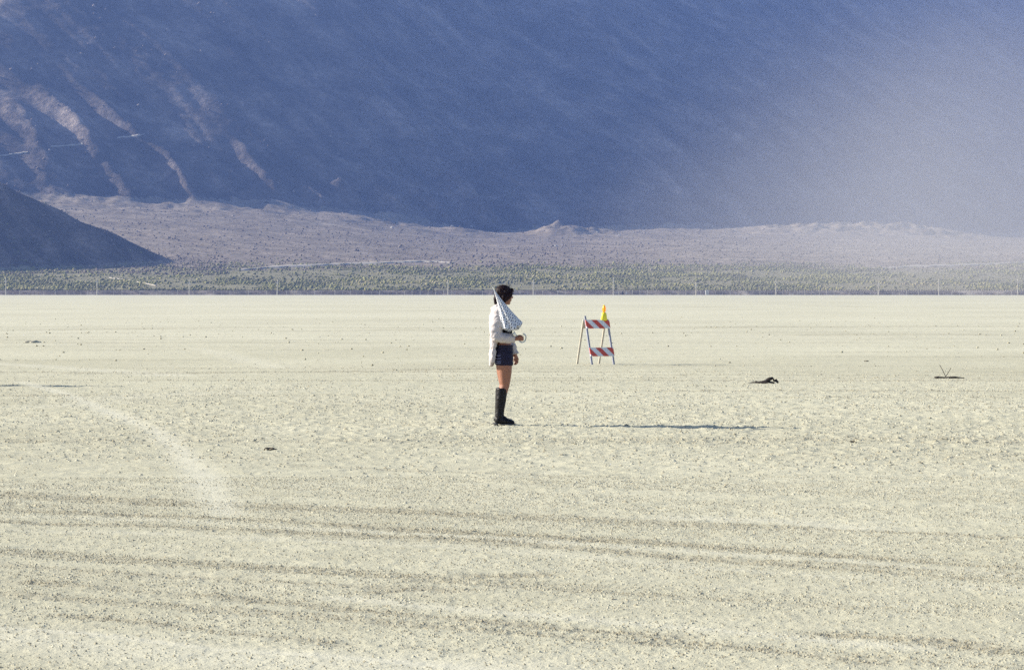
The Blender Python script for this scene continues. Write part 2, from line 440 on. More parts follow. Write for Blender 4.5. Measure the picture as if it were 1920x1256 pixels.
def terrain(x, y, parts=False):
    zt = toe_z(x); ty = toe_y(x)
    # scrub flat, then fan
    z1 = 1.0 + 0.050 * (y - 1440)
    y1 = 1760.0; zz1 = 1.0 + 0.050 * (y1 - 1440)
    z2 = zz1 + (zt - zz1) * (y - y1) / np.maximum(ty - y1, 60)
    Fn = np.where(y < y1, z1, z2)
    Fn = Fn + 0.7 * fbm(x / 40, y / 40, 3, 31) + 0.35 * fbm(x / 9, y / 9, 3, 33) * sstep(1480, 1800, y)
    # rocky mounds standing on the fan
    for px, py, D, sx, sy, hh in ((1048, 432, 2480, 26, 40, 7.5), (1110, 434, 2500, 45, 50, 4.5), (1660, 432, 2650, 85, 70, 11.0), (1480, 440, 2600, 60, 60, 5.0),
                                  (640, 395, 2350, 24, 40, 3.0), (880, 425, 2450, 28, 40, 5.0)):
        cx = (px - 960) / F_PX * D
        Fn = Fn + hh * np.exp(-((x - cx) / sx) ** 2 - ((y - D) / sy) ** 2) * (1 + 0.7 * fbm(x / 12, y / 12, 4, 35, 0.65))
    # rubble hummocks along the toe
    s = y - ty
    hum = np.exp(-((s + 20) / 110) ** 2) * (4.2 * fbm(x / 38, y / 60, 4, 37, 0.6) + 1.2 * fbm(x / 9, y / 12, 3, 39))
    Fn = Fn + hum
    # mountain face
    s = y - ty; v = ridge_v(x, y)
    up = sstep(-20, 160, s)
    wv = v + 18 * fbm(x / 160, y / 160, 3, 41)
    rd = 1 - np.abs(fbm(wv / 62, s / 420, 3, 43))
    rd2 = fbm(wv / 21, s / 170, 4, 45)
    Mt = zt + GY * s + up * (10.0 * (rd - 0.75) + 2.6 * rd2 + 5.0 * rd2 * np.exp(-(s / 150) ** 2)) + 0.8 * fbm(x / 10, y / 10, 4, 47)
    Mt = Mt + 0.05 * np.maximum(0, s - 190) * (1 - sstep(-200, 0, x)) + hum + 10.0 * fbm(x / 300, y / 300, 3, 49) * up
    for a, b, sg, hh in RIDGES:
        ux, uy = b[0] - a[0], b[1] - a[1]; L = math.hypot(ux, uy)
        t = ((x - a[0]) * ux + (y - a[1]) * uy) / (L * L)
        d = ((x - a[0]) * uy - (y - a[1]) * ux) / L + 5 * fbm(x / 30, y / 30, 3, 51)
        Mt = Mt + hh * (1 + 0.45 * fbm(x / 11, y / 11, 4, 52, 0.65)) * np.exp(-(d / sg) ** 2) * sstep(-0.25, 0.2, t) * (1 - sstep(1.0, 1.5, t))
    cap = np.interp(x, [-700, -350, -100], [400, 430, 470]) + 30 * fbm(x / 200, y / 200, 2, 53)
    Mt = -np.logaddexp(-Mt / 15, -cap / 15) * 15 - 0.35 * np.maximum(0, s - 1300)
    H = np.logaddexp(Fn / 5, Mt / 5) * 5
    # foothill: a spur coming in from the left
    ex, ey, ez = (332 - 960) / F_PX * 1800, 1800.0, z_at(490, 1800) - 1.0
    t = -(x - ex) - 0.08 * (y - ey); dd = (y - ey) - 0.08 * (-(x - ex))
    crest = ez + 0.452 * t + 2.2 * fbm(x / 40, 0 * y, 5, 55, 0.6)
    Sp = crest - np.where(dd < 0, 0.62, 0.50) * (np.sqrt(dd * dd + 9) - 3) + 0.9 * fbm(x / 22, y / 22, 4, 57) + 4.5 * fbm((x + y) / 30, y / 160, 4, 59, 0.6) * sstep(5, 60, -dd)
    Sp = -np.logaddexp(-Sp / 6, -150 / 6.0) * 6
    H2 = np.logaddexp(H / 1.3, Sp / 1.3) * 1.3
    if parts: return H2, np.where(Sp > H, 2, np.where(Mt > Fn, 1, 0))
    return H2

def hit(px, py, y0=1445.0, y1=4200.0, st=1.0):
    d = ray(px, py); Y = np.arange(y0, y1, st); X = d[0] / d[1] * Y; Z = CAM_H + d[2] / d[1] * Y
    k = np.argmax(terrain(X, Y) >= Z)
    return np.array([X[k], Y[k], Z[k]])

def build_terrain():
    th = np.linspace(-0.30, 0.25, 540)
    yy = np.concatenate([np.linspace(1436, 1900, 130), np.linspace(1903, 3300, 280), np.linspace(3310, 4400, 90)])
    Y, T = np.meshgrid(yy, th, indexing='ij'); X = Y * T
    Z, lab = terrain(X, Y, True)
    Z[0] -= 3
    n = len(th); i = np.arange(len(yy) - 1)[:, None]; j = np.arange(n - 1)[None, :]
    a = i * n + j
    q = np.stack([a, a + 1, a + n + 1, a + n], -1).reshape(-1, 4)
    lf = lab[:-1, :-1].reshape(-1); V = np.stack([X, Y, Z], -1).reshape(-1, 3)
    me0 = np_mesh('tmp_terrain', V, q, smooth=True)          # only to read smooth normals across the seams
    me0.data.update(); nrm = np.empty(len(V) * 3, np.float32)
    me0.data.vertices.foreach_get('normal', nrm); nrm = nrm.reshape(-1, 3)
    bpy.data.objects.remove(me0, do_unlink=True)
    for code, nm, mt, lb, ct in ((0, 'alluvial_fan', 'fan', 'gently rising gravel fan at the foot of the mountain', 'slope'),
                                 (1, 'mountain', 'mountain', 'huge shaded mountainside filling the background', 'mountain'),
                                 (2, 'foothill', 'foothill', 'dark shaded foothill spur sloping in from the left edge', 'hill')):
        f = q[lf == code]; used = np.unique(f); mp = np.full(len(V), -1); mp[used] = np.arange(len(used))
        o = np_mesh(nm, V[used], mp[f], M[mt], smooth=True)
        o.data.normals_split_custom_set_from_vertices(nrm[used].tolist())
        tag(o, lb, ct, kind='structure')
build_terrain()

# ------------------------------------------------------------------ dirt roads on the fan and the mountain
def road(name, label, pts, w, lift=0.35):
    P = []
    for (ax, ay), (bx, by) in zip(pts[:-1], pts[1:]):
        for t in np.linspace(0, 1, 14, endpoint=False): P.append((ax + (bx - ax) * t, ay + (by - ay) * t))
    P.append(pts[-1])
    H = [hit(*p) for p in P]; V = []; 
    for k, h in enumerate(H):
        for e in (-w, -w * .6, 0, w * .6, w):
            X, Yc = h[0], h[1] + e
            zc = float(terrain(np.array([X]), np.array([Yc]))[0])
            V.append((X, Yc, zc + (lift if abs(e) < w else -0.6)))
    n = 5; Fq = [(k * n + j, (k + 1) * n + j, (k + 1) * n + j + 1, k * n + j + 1) for k in range(len(H) - 1) for j in range(n - 1)]
    o = np_mesh(name, np.array(V), np.array(Fq), M['dirt_road'], smooth=True)
    return tag(o, label, 'road', kind='structure')
road('dirt_road', 'pale dirt road climbing across the gravel fan above the scrub', [(452, 507), (520, 501), (640, 496), (740, 493), (782, 491), (850, 493)], 7.0, 0.7)
road('dirt_road', 'pale dirt road at the right edge above the scrub', [(1655, 504), (1700, 501), (1800, 498), (1860, 496), (1960, 491)], 8.5, 0.7)
road('dirt_track', 'short pale track cutting down through the scrub', [(205, 521), (240, 526), (262, 530), (292, 536)], 1.5, 0.45)
for pts in ([(-40, 297), (0, 293), (52, 287)], [(95, 276), (125, 274), (155, 272)], [(220, 259), (245, 257), (272, 252)]):
    road('mountain_road', 'thin pale road bench cut across the mountain flank', pts, 1.3, 0.5)

# ------------------------------------------------------------------ scattered ground cover
def ico():
    bm = bmesh.new(); bmesh.ops.create_icosphere(bm, subdivisions=1, radius=1.0)
    v = np.array([p.co for p in bm.verts]); f = np.array([[q.index for q in p.verts] for p in bm.faces]); bm.free(); return v, f
PYR_V = np.array([(1, 0, -.6), (0, 1, -.6), (-1, 0, -.6), (0, -1, -.6), (0.1, 0.1, 0.75)], float)
PYR_F = np.array([(0, 1, 4), (1, 2, 4), (2, 3, 4), (3, 0, 4)])
OCT_V = np.array([(1, 0, 0), (-1, 0, 0), (0, 1, 0), (0, -1, 0), (0, 0, 1), (0, 0, -1)], float)
OCT_F = np.array([(0, 2, 4), (2, 1, 4), (1, 3, 4), (3, 0, 4), (2, 0, 5), (1, 2, 5), (3, 1, 5), (0, 3, 5)])
def scatter(name, bv, bf, pos, size, mat, flat=0.7, jit=0.35, tone=None, seed=1):
    g = np.random.default_rng(seed); N = len(pos); m = len(bv)
    a = g.random(N) * 6.283; ca, sa = np.cos(a)[:, None], np.sin(a)[:, None]
    v = np.repeat(bv[None], N, 0) * (1 + jit * (g.random((N, m, 3)) * 2 - 1))
    sx = size * (0.75 + 0.5 * g.random(N)); sy = size * (0.75 + 0.5 * g.random(N)); sz = size * flat * (0.7 + 0.6 * g.random(N))
    x = v[..., 0] * sx[:, None]; y = v[..., 1] * sy[:, None]; z = v[..., 2] * sz[:, None]
    V = np.stack([x * ca - y * sa + pos[:, 0:1], x * sa + y * ca + pos[:, 1:2], z + pos[:, 2:3] + (sz * 0.45)[:, None]], -1).reshape(-1, 3)
    Fc = (bf[None] + (np.arange(N) * m)[:, None, None]).reshape(-1, bf.shape[1])
    t = np.repeat(g.random(N) if tone is None else tone, m)
    return np_mesh(name, V, Fc, mat, attrs={'tone': t})

def build_scrub():
    g = np.random.default_rng(5); N = 130000
    y = 1446 + (g.random(N) ** 0.85) * 450; x = (g.random(N) * 0.5 - 0.255) * y
    cl = fbm(x / 30, y / 45, 4, 61, 0.6); top = 1750 + 90 * fbm(x / 70, 0 * x, 3, 63)
    keep = (g.random(N) < (0.10 + 0.90 * sstep(-0.18, 0.22, cl)) * (1 - 0.98 * sstep(top - 90, top + 90, y)))
    x, y = x[keep][:44000], y[keep][:44000]
    size = 0.30 + 0.75 * g.random(len(x)) ** 2.5
    tone = np.clip(0.5 + 0.7 * fbm(x / 35, y / 35, 3, 65) + 0.5 * (g.random(len(x)) - 0.5), 0, 1)
    o = scatter('scrub', OCT_V, OCT_F, np.stack([x, y, terrain(x, y)], -1), size, M['scrub'], 0.75, 0.45, tone, 2)
    tag(o, 'band of low green desert scrub behind the railway', 'scrub', kind='stuff')
build_scrub()

def build_stones():
    g = np.random.default_rng(6)
    N = 34000; y = 1700 + (g.random(N) ** 1.2) * 1500; x = (g.random(N) * 0.5 - 0.255) * y
    ok = y < toe_y(x) + 60; x, y = x[ok], y[ok]
    y2 = 1650 + g.random(4500) * 190; x2 = -(0.10 + g.random(4500) * 0.13) * y2; x = np.append(x, x2); y = np.append(y, y2)
    size = 0.28 + 0.75 * g.random(len(x)) ** 5
    o = scatter('fan_stones', OCT_V, OCT_F, np.stack([x, y, terrain(x, y)], -1), size, M['stone'], 0.8, 0.35, None, 3)
    tag(o, 'loose stones and brush strewn over the gravel fan', 'stones', kind='stuff')
    N = 30000; y = 2000 + g.random(N) * 1700; x = (g.random(N) * 0.5 - 0.255) * y
    ok = y > toe_y(x) - 10; x, y = x[ok], y[ok]
    dens = fbm(ridge_v(x, y) / 60, (y - toe_y(x)) / 200, 3, 71); ok = g.random(len(x)) < sstep(-0.5, 0.4, dens); x, y = x[ok], y[ok]
    size = 0.45 + 1.7 * g.random(len(x)) ** 6
    o = scatter('scree_rocks', OCT_V, OCT_F, np.stack([x, y, terrain(x, y)], -1), size, M['stone'], 0.85, 0.35, None, 4)
    tag(o, 'loose rocks scattered over the shaded mountainside', 'rocks', kind='stuff')
build_stones()

def build_clods():
    g = np.random.default_rng(8); P = []
    # candidates spread so that the nearer ground, seen larger, is not starved
    N = 700000
    r = np.sqrt(g.random(N) * (70 ** 2 - 9 ** 2) + 9 ** 2); a = (g.random(N) - 0.5) * 0.46
    x, y = r * np.sin(a), r * np.cos(a)
    d, p = masks(x, y); rz = roughness_zone(x, y)
    patch = sstep(-0.5, 0.5, fbm(x * 0.5, y * 0.35, 3, 81))
    pr = (0.04 + 0.34 * rz * (0.3 + 0.7 * patch)) * (1 - 0.85 * p) + 0.8 * d
    pr = pr * (1 - 0.95 * sstep(44, 69, r))
    k = g.random(N) < pr
    x, y, d, r = x[k], y[k], d[k], r[k]
    x, y, d, r = x[:112000], y[:112000], d[:112000], r[:112000]
    z = playa_h(x, y, *masks(x, y))
    size = (0.006 + 0.016 * g.random(len(x)) ** 3) * (0.62 + 0.5 * sstep(14, 30, r))
    big = g.random(len(x)) < 0.004; size[big] *= 1.3
    tone = np.clip(0.72 + 0.7 * (g.random(len(x)) - 0.5) - 0.35 * d - 0.2 * big, 0, 1)
    o = scatter('playa_clods', PYR_V, PYR_F, np.stack([x, y, z - 0.002], -1), size, M['clod'], 0.62, 0.4, tone, 9)
    tag(o, 'small crumbled clods of dried mud on the lakebed', 'clods', kind='stuff')
    # fine crumbs on the nearest ground
    N = 500000; r = np.sqrt(g.random(N) * (25 ** 2 - 11 ** 2) + 11 ** 2); a = (g.random(N) - 0.5) * 0.42
    x, y = r * np.sin(a), r * np.cos(a); d, p = masks(x, y)
    band = sstep(-0.35, 0.45, fbm((x * 0.515 + y * 0.857) * 2.2, (x * 0.857 - y * 0.515) * 0.14, 4, 95, 0.65))
    k = g.random(N) < (0.05 + 0.32 * band) * (1 - 0.8 * p) + 0.36 * d
    x, y, d, p = x[k][:95000], y[k][:95000], d[k][:95000], p[k][:95000]
    o = scatter('fine_crumbs', PYR_V, PYR_F, np.stack([x, y, playa_h(x, y, d, p)], -1), 0.0032 + 0.0060 * g.random(len(x)) ** 2, M['clod'], 0.8, 0.4, np.clip(0.62 + 0.8 * (g.random(len(x)) - 0.5) - 0.3 * d, 0, 1), 12)
    tag(o, 'fine crumbs of dried mud over the nearest lakebed', 'clods', kind='stuff')
    # far sprinkling
    N = 9000; r = 62 + g.random(N) * 120; a = (g.random(N) - 0.5) * 0.46
    x, y = r * np.sin(a), r * np.cos(a); d, p = masks(x, y)
    k = g.random(N) < 0.06 + 0.9 * d; x, y = x[k], y[k]
    o = scatter('distant_clods', OCT_V, OCT_F, np.stack([x, y, playa_h(x, y, *masks(x, y))], -1), 0.015 + 0.035 * g.random(len(x)) ** 3, M['clod'], 0.7, 0.3, 0.3 + 0.4 * g.random(len(x)), 10)
    tag(o, 'distant crumbled clods along the old vehicle tracks', 'clods', kind='stuff')
build_clods()

def boulders():
    g = random.Random(4)
    spots = [(1083, 424), (1112, 420), (1161, 442), (1120, 436), (848, 425), (868, 410), (720, 412), (735, 428), (1042, 462), (884, 426), (1690, 478), (1768, 457), (1818, 460), (1040, 410), (864, 384)]
    for k, (px, py) in enumerate(spots):
        h = hit(px, py, 1700); bm = bmesh.new(); bmesh.ops.create_icosphere(bm, subdivisions=2, radius=1.0)
        s = g.uniform(0.7, 1.25)
        for v in bm.verts:
            n = 1 + 0.28 * math.sin(v.co.x * 3.1 + k) * math.cos(v.co.y * 2.7 + 2 * k) + g.uniform(-0.07, 0.07)
            v.co = Vector((v.co.x * s * n * 1.25, v.co.y * s * n, v.co.z * s * n * 0.8))
        me = bpy.data.meshes.new('boulder'); bm.to_mesh(me); bm.free(); me.materials.append(M['boulder'])
        o = bpy.data.objects.new('boulder', me); C.objects.link(o); o.location = (h[0], h[1], h[2] + s * 0.35)
        tag(o, 'tiny pale boulder among the rocks at the foot of the mountain', 'boulder', 'pale boulders on the gravel fan')
boulders()

# ------------------------------------------------------------------ railway: embankment, rails, fence, poles
RY = 1400.0
def build_railway():
    xs = np.arange(-420, 421, 4.0); n = 6; V = []
    for x in xs:
        w = 0.25 * float(fbm(np.array([x / 14]), np.array([0.0]), 3, 91)[0]); b = 1.6 * float(fbm(np.array([x / 25]), np.array([3.0]), 2, 93)[0])
        for (yy, zz) in ((-0.6 + b, -0.2), (1.2 + b, 0.55 + w), (5.2, 2.05 + 0.5 * w), (6.2, 2.2), (10.0, 2.2), (15.5, 0.5)):
            V.append((x, RY + yy, zz))
    Fq = [(k * n + j, (k + 1) * n + j, (k + 1) * n + j + 1, k * n + j + 1) for k in range(len(xs) - 1) for j in range(n - 1)]
    o = np_mesh('railway_embankment', np.array(V), np.array(Fq), M['ballast'], smooth=True)
    tag(o, 'long low grey railway embankment along the far edge of the lakebed', 'embankment', kind='structure')
    t = empty('railway_track', (0, RY + 8, 2.2)); tag(t, 'thin dark railway track running along the top of the embankment', 'railway')
    for yy in (-0.72, 0.72):
        m = MB(); m.box((0, yy, 0.27), (830, 0.09, 0.18)); m.build('rail', M['rail'], t)
    m = MB()
    for x in np.arange(-280, 280, 1.2): m.box((x, 0, 0.09), (0.25, 2.5, 0.18))
    s = m.build('sleepers', M['old_wood'], t); s['kind'] = 'stuff'
build_railway()

def build_fence():
    t = empty('wire_fence', (0, RY - 1.5, 0)); tag(t, 'long wire fence with pale posts in front of the railway embankment', 'fence')
    g = random.Random(12); px = -60.0; mesh = None
    seen = [12, 37, 82, 104, 126, 165, 229, 262, 310, 333, 362, 401, 431, 466, 500, 537, 552, 590, 628, 657, 681, 712, 759, 773, 788, 803, 817, 832, 847, 876, 905, 946, 975, 1002 + 16, 1046, 1060, 1075, 1160, 1186, 1200, 1214, 1286, 1314, 1369, 1399, 1425, 1509, 1536, 1550, 1592, 1646, 1700, 1722, 1785, 1842, 1870, 1897]
    px0 = sorted(seen + [-60, -42, -20] + [1935, 1960, 1985])
    full = [px0[0]]
    for p in px0[1:]:
        gap = p - full[-1]; k = max(1, round(gap / 15))
        full += [full[-1] + gap * i / k for i in range(1, k)] + [p]
    for p in full:
        x = (p - 960) / F_PX * (RY - 1.5); h = g.uniform(1.5, 1.75) if p not in seen else g.uniform(2.1, 2.5)
        w = 0.11 if p not in seen else 0.2
        m = MB(); m.loft([(x, 0, -0.3), (x + g.uniform(-.05, .05), 0, h * 0.6), (x + g.uniform(-.08, .08), 0, h)], [w * .55, w * .5, w * .42], n=6)
        m.build('post', M['post'], t)
    for z in (0.45, 0.85, 1.25):
        m = MB(); m.box((0, -0.13, z), (372, 0.03, 0.03)); m.build('wire', M['wire'], t)
build_fence()

def build_poles():
    data = [(11, 521, 'leftmost, at the photo edge'), (182, 522, 'second from the left'), (355, 524, 'third from the left'), (520, 523, 'fourth from the left'),
            (840, 524, 'first to the left of the person'), (1000, 524, 'between the person and the barricade'), (1150, 520, 'just right of the barricade, tallest of all'), (1305, 529, 'beside the white trackside cabinet'),
            (1455, 523, 'first to the right of the white cabinet'), (1647, 526, 'third from the right edge'), (1760, 523, 'second from the right edge'), (1908, 522, 'at the right edge of the photo')]
    for k, (px, py, where) in enumerate(data):
        D = RY - 3.0 if k % 2 else RY - 2.6
        h = z_at(py, D); x = (px - 960) / F_PX * D
        t = empty('utility_pole', (x, D, 0)); tag(t, 'pale wooden line pole with crossarm, ' + where, 'pole', 'line poles along the railway')
        m = MB(); m.loft([(0, 0, -0.5), (0.02, 0, h * .5), (0, 0, h)], [0.25, 0.21, 0.18], n=8); m.build('pole', M['old_wood'], t)
        za = h - 1.9
        a = MB()
        if px == 840: a.box((-1.9, -0.2, za), (4.6, 0.12, 0.22))
        else: a.box((0, -0.2, za), (1.5 + 0.5 * (k % 3), 0.14, 0.22))
        arm = a.build('crossarm', M['old_wood'], t)
        for e in (-0.7, 0.7):
            i = MB(); i.loft([(e, -0.2, za + .11), (e, -0.2, za + .25), (e, -0.2, za + .36)], [.05, .10, .05], n=6); i.build('insulator', M['white_paint'], arm)
        c = MB(); c.box((0, -0.28, za + 0.05), (0.34, 0.30, 0.62)); c.build('line_box', M['white_paint'], t)
build_poles()

def trackside():
    D = RY - 2.2
    t = empty('trackside_cabinet', ((1325.5 - 960) / F_PX * D, D, 0)); tag(t, 'small white trackside cabinet in front of the embankment', 'cabinet')
    m = MB(); m.box((0, 0, 1.15), (1.45, 1.1, 2.3)); m.build('body', M['white_paint'], t, bevel=0.05)
    m = MB(); m.box((0, 0, 2.37), (1.65, 1.3, 0.12)); m.build('roof', M['white_paint'], t, bevel=0.03)
    m = MB(); m.box((0, -0.57, 1.1), (0.8, 0.04, 1.9)); d = m.build('door', M['post'], t, bevel=0.01)
    m = MB(); m.box((0.28, -0.61, 1.1), (0.06, 0.05, 0.22)); m.build('handle', M['dark_box'], d)
    t = empty('relay_box', ((1167.5 - 960) / F_PX * D, D, 0)); tag(t, 'dark trackside relay box beside the pole right of the barricade', 'box')
    m = MB(); m.box((0, 0, 1.0), (0.85, 0.7, 1.5)); m.build('body', M['dark_box'], t, bevel=0.04)
    for e in (-0.3, 0.3):
        m = MB(); m.box((e, 0, 0.12), (0.1, 0.1, 0.26)); m.build('leg', M['dark_box'], t)
    t = empty('marker_post', ((1174 - 960) / F_PX * D, D, 0)); tag(t, 'short white marker post beside the dark relay box', 'post')
    m = MB(); m.loft([(0, 0, -.2), (0, 0, 1.4)], [.09, .09], n=8); m.build('post', M['white_paint'], t)
    m = MB(); m.box((0, -0.12, 1.0), (0.42, 0.04, 0.85)); m.build('plate', M['white_paint'], t, bevel=0.01)
    for px in (1157, 848):
        t = empty('gate', ((px - 960) / F_PX * D, D, 0)); tag(t, 'low pale rail gate in the fence ' + ('left of the relay box' if px == 1157 else 'just left of the person'), 'gate')
        for e in (-1.0, 1.0):
            m = MB(); m.box((e, 0, .75), (.14, .14, 1.5)); m.build('post', M['post'], t)
        for z in (.8, 1.15):
            m = MB(); m.box((0, -0.09, z), (2.2, .05, .16)); m.build('board', M['post'], t)
trackside()

# ------------------------------------------------------------------ air: even haze, and the dust plume on the right
def volume_box(name, lo, hi, mat, label, cat):
    m = MB(); c = [(a + b) / 2 for a, b in zip(lo, hi)]; m.box(c, [b - a for a, b in zip(lo, hi)])
    o = m.build(name, mat); return tag(o, label, cat, kind='stuff')
def mat_haze():
    m = bpy.data.materials.new('haze_air'); m.use_nodes = True; nt = m.node_tree; nt.nodes.clear()
    out = nt.nodes.new('ShaderNodeOutputMaterial'); v = nt.nodes.new('ShaderNodeVolumePrincipled')
    v.inputs['Color'].default_value = (0.265, 0.43, 1.0, 1); v.inputs['Density'].default_value = HAZE_DENSITY; v.inputs['Anisotropy'].default_value = 0.0
    nt.links.new(v.outputs[0], out.inputs['Volume']); return m
volume_box('haze', (-6500, -6500, -3), (6500, 6500, 560), mat_haze(), 'thin bluish haze in the air between camera and mountain', 'haze')
def mat_dust(c, r):
    m = bpy.data.materials.new('dust_air'); m.use_nodes = True; nt = m.node_tree; nt.nodes.clear()
    out = nt.nodes.new('ShaderNodeOutputMaterial'); v = nt.nodes.new('ShaderNodeVolumePrincipled')
    t = nt.nodes.new('ShaderNodeTexCoord').outputs['Object']
    mp = nt.nodes.new('ShaderNodeMapping'); mp.vector_type = 'TEXTURE'; mp.inputs['Location'].default_value = c; mp.inputs['Scale'].default_value = r
    nt.links.new(t, mp.inputs[0])
    ln = nt.nodes.new('ShaderNodeVectorMath'); ln.operation = 'LENGTH'; nt.links.new(mp.outputs[0], ln.inputs[0])
    nz = noise(nt, 0.0055, 3, t)
    add = nt.nodes.new('ShaderNodeMath'); add.operation = 'MULTIPLY_ADD'; nt.links.new(nz, add.inputs[0]); add.inputs[1].default_value = -0.75; nt.links.new(ln.outputs['Value'], add.inputs[2])
    mr = nt.nodes.new('ShaderNodeMapRange'); mr.interpolation_type = 'SMOOTHSTEP'; nt.links.new(add.outputs[0], mr.inputs[0])
    mr.inputs[1].default_value = 0.60; mr.inputs[2].default_value = -0.32; mr.inputs[3].default_value = 0; mr.inputs[4].default_value = DUST_DENSITY
    v.inputs['Color'].default_value = (1.0, 0.97, 0.93, 1)
    nt.links.new(mr.outputs[0], v.inputs['Density']); nt.links.new(v.outputs[0], out.inputs['Volume']); return m
DC, DR = (272.0, 1560.0, 5.0), (270.0, 760.0, 200.0)
volume_box('dust_cloud', (DC[0] - 310, DC[1] - 850, 0.6), (DC[0] + 310, DC[1] + 850, 262), mat_dust(DC, DR), 'pale plume of blown dust drifting at the right', 'dust')

# ------------------------------------------------------------------ barricades
def stripe_mat(name):
    m, nt, b = new_mat(name); t = nt.nodes.new('ShaderNodeTexCoord').outputs['Object']
    sp = nt.nodes.new('ShaderNodeSeparateXYZ'); nt.links.new(t, sp.inputs[0])
    a = nt.nodes.new('ShaderNodeMath'); a.operation = 'ADD'; nt.links.new(sp.outputs[0], a.inputs[0]); nt.links.new(sp.outputs[2], a.inputs[1])
    d = nt.nodes.new('ShaderNodeMath'); d.operation = 'DIVIDE'; nt.links.new(a.outputs[0], d.inputs[0]); d.inputs[1].default_value = 0.292
    o = nt.nodes.new('ShaderNodeMath'); o.operation = 'ADD'; nt.links.new(d.outputs[0], o.inputs[0]); o.inputs[1].default_value = 10.74
    f = nt.nodes.new('ShaderNodeMath'); f.operation = 'FRACT'; nt.links.new(o.outputs[0], f.inputs[0])
    c = nt.nodes.new('ShaderNodeMath'); c.operation = 'GREATER_THAN'; nt.links.new(f.outputs[0], c.inputs[0]); c.inputs[1].default_value = 0.5
    dirt = noise(nt, 14, 5, t)
    red = ramp(nt, dirt, [(0.3, (0.50, 0.055, 0.03)), (0.7, (0.62, 0.085, 0.045))]); wht = ramp(nt, dirt, [(0.3, (0.66, 0.66, 0.66)), (0.7, (0.78, 0.78, 0.78))])
    nt.links.new(mix(nt, wht, red, c.outputs[0]), b.inputs['Base Color']); b.inputs['Roughness'].default_value = 0.45
    return m
M['stripe'] = stripe_mat('red_white_sheeting')
M['leg_metal'] = simple('galvanised_leg', (0.27, 0.28, 0.34), 0.5, 0.12, 12, metal=0.2)
M['leg_wood'] = simple('pale_dusty_leg', (0.47, 0.44, 0.36), 0.8, 0.1, 12)
M['case'] = simple('yellow_plastic', (0.85, 0.74, 0.05), 0.4, 0.06, 10)
def lens_mat():
    m, nt, b = new_mat('amber_lens'); t = coords(nt)
    nt.links.new(ramp(nt, noise(nt, 60, 2, t), [(0.3, (0.95, 0.42, 0.015)), (0.7, (1.0, 0.52, 0.03))]), b.inputs['Base Color'])
    b.inputs['Roughness'].default_value = 0.2
    b.inputs['Subsurface Weight'].default_value = 0.0
    tr = nt.nodes.new('ShaderNodeBsdfTranslucent'); tr.inputs[0].default_value = (1.0, 0.60, 0.06, 1)
    mx = nt.nodes.new('ShaderNodeMixShader'); mx.inputs[0].default_value = 0.5
    nt.links.new(b.outputs[0], mx.inputs[1]); nt.links.new(tr.outputs[0], mx.inputs[2])
    nt.links.new(mx.outputs[0], nt.nodes['Material Output'].inputs[0]); return m
M['lens'] = lens_mat()

def make_barricade():
    t = empty('traffic_barricade')
    W2, S, HT = 0.29, 0.31, 1.03
    # local: x along the boards, -y is the striped front; frames lean together at the top
    def P(side, x, z): return Vector((x, side * (S - (S - 0.03) * z / HT), z))
    for side, mt in ((-1, 'leg_metal'), (1, 'leg_wood')):
        for sx in (-1, 1):
            m = MB(); top = 1.08 if (side < 0 and sx < 0) else 1.0
            m.bar(P(side, sx * W2, 0), P(side, sx * W2, top), 0.042, 0.032, up=(0, 1, 0)); m.build('leg', M[mt], t, bevel=0.003)
    for z0 in (0.80, 0.185):
        a, b = P(-1, 0, z0), P(-1, 0, z0 + 0.195); d = (b - a).normalized(); c = (a + b) / 2 + Vector((0, -0.030, 0))
        m = MB(); m.box((0, 0, 0), (0.63, 0.022, 0.196)); o = m.build('striped_board', M['stripe'], t, bevel=0.003)
        o.location = c; o.rotation_euler = (-math.atan2(d.y, d.z), 0, 0)
    a, b = P(1, 0, 0.80), P(1, 0, 0.95); d = (b - a).normalized()
    m = MB(); m.box((0, 0, 0), (0.60, 0.02, 0.15)); o = m.build('rear_board', M['leg_wood'], t, bevel=0.003); o.location = (a + b) / 2 + Vector((0, 0.028, 0)); o.rotation_euler = (-math.atan2(d.y, d.z), 0, 0)
    for sx in (-1, 1):
        m = MB(); m.loft([(sx * (W2 - .03), 0, 0.985), (sx * (W2 + .03), 0, 0.985)], [.012, .012], n=8); m.build('hinge_bolt', M['leg_metal'], t)
    m = MB(); m.loft([(0.19, -0.055, 0.975), (0.19, -0.055, 1.0), (0.19, -0.055, 1.08), (0.19, -0.055, 1.145), (0.19, -0.055, 1.155)], [.075, .078, .066, .052, .035], [.055, .06, .056, .05, .03], n=16)
    w = m.build('warning_light', M['case'], t, smooth=True)
    M1 = Matrix.Rotation(R(52), 3, 'Z')
    m = MB(); m.ell((0.19, -0.055, 1.235), (0.088, 0.042, 0.088), M1, 20); m.build('lens', M['lens'], w, smooth=True)
    ring = MB(); pts = [Vector((0.19, -0.055, 1.235)) + M1 @ Vector((0.09 * math.cos(a), 0, 0.09 * math.sin(a))) for a in np.linspace(0, 2 * math.pi, 25)]
    ring.loft(pts, [.010] * 25, n=6, side=M1 @ Vector((0, 1, 0))); ring.build('lens_rim', M['case'], w, smooth=True)
    return t
bar1 = make_barricade()
g0 = ground(1110, 683); g1 = ground(1154, 683); g2 = ground(1079, 682.4); g3 = ground(1122, 682.4)
cx = (g0[0] + g1[0] + g2[0] + g3[0]) / 4
bar1.location = (cx, g0[1], 0); bar1.rotation_euler = (0, 0, R(31))
tag(bar1, 'red and white striped barricade with amber warning light right of the person', 'barricade', 'striped barricades')
standin_bar = copy_tree(bar1)  # guessed object, added out of view to cast the thin shadow at left
gl = ground(-70, 722.5)
standin_bar.location = (gl[0], gl[1], 0); standin_bar.rotation_euler = (0, 0, R(62))
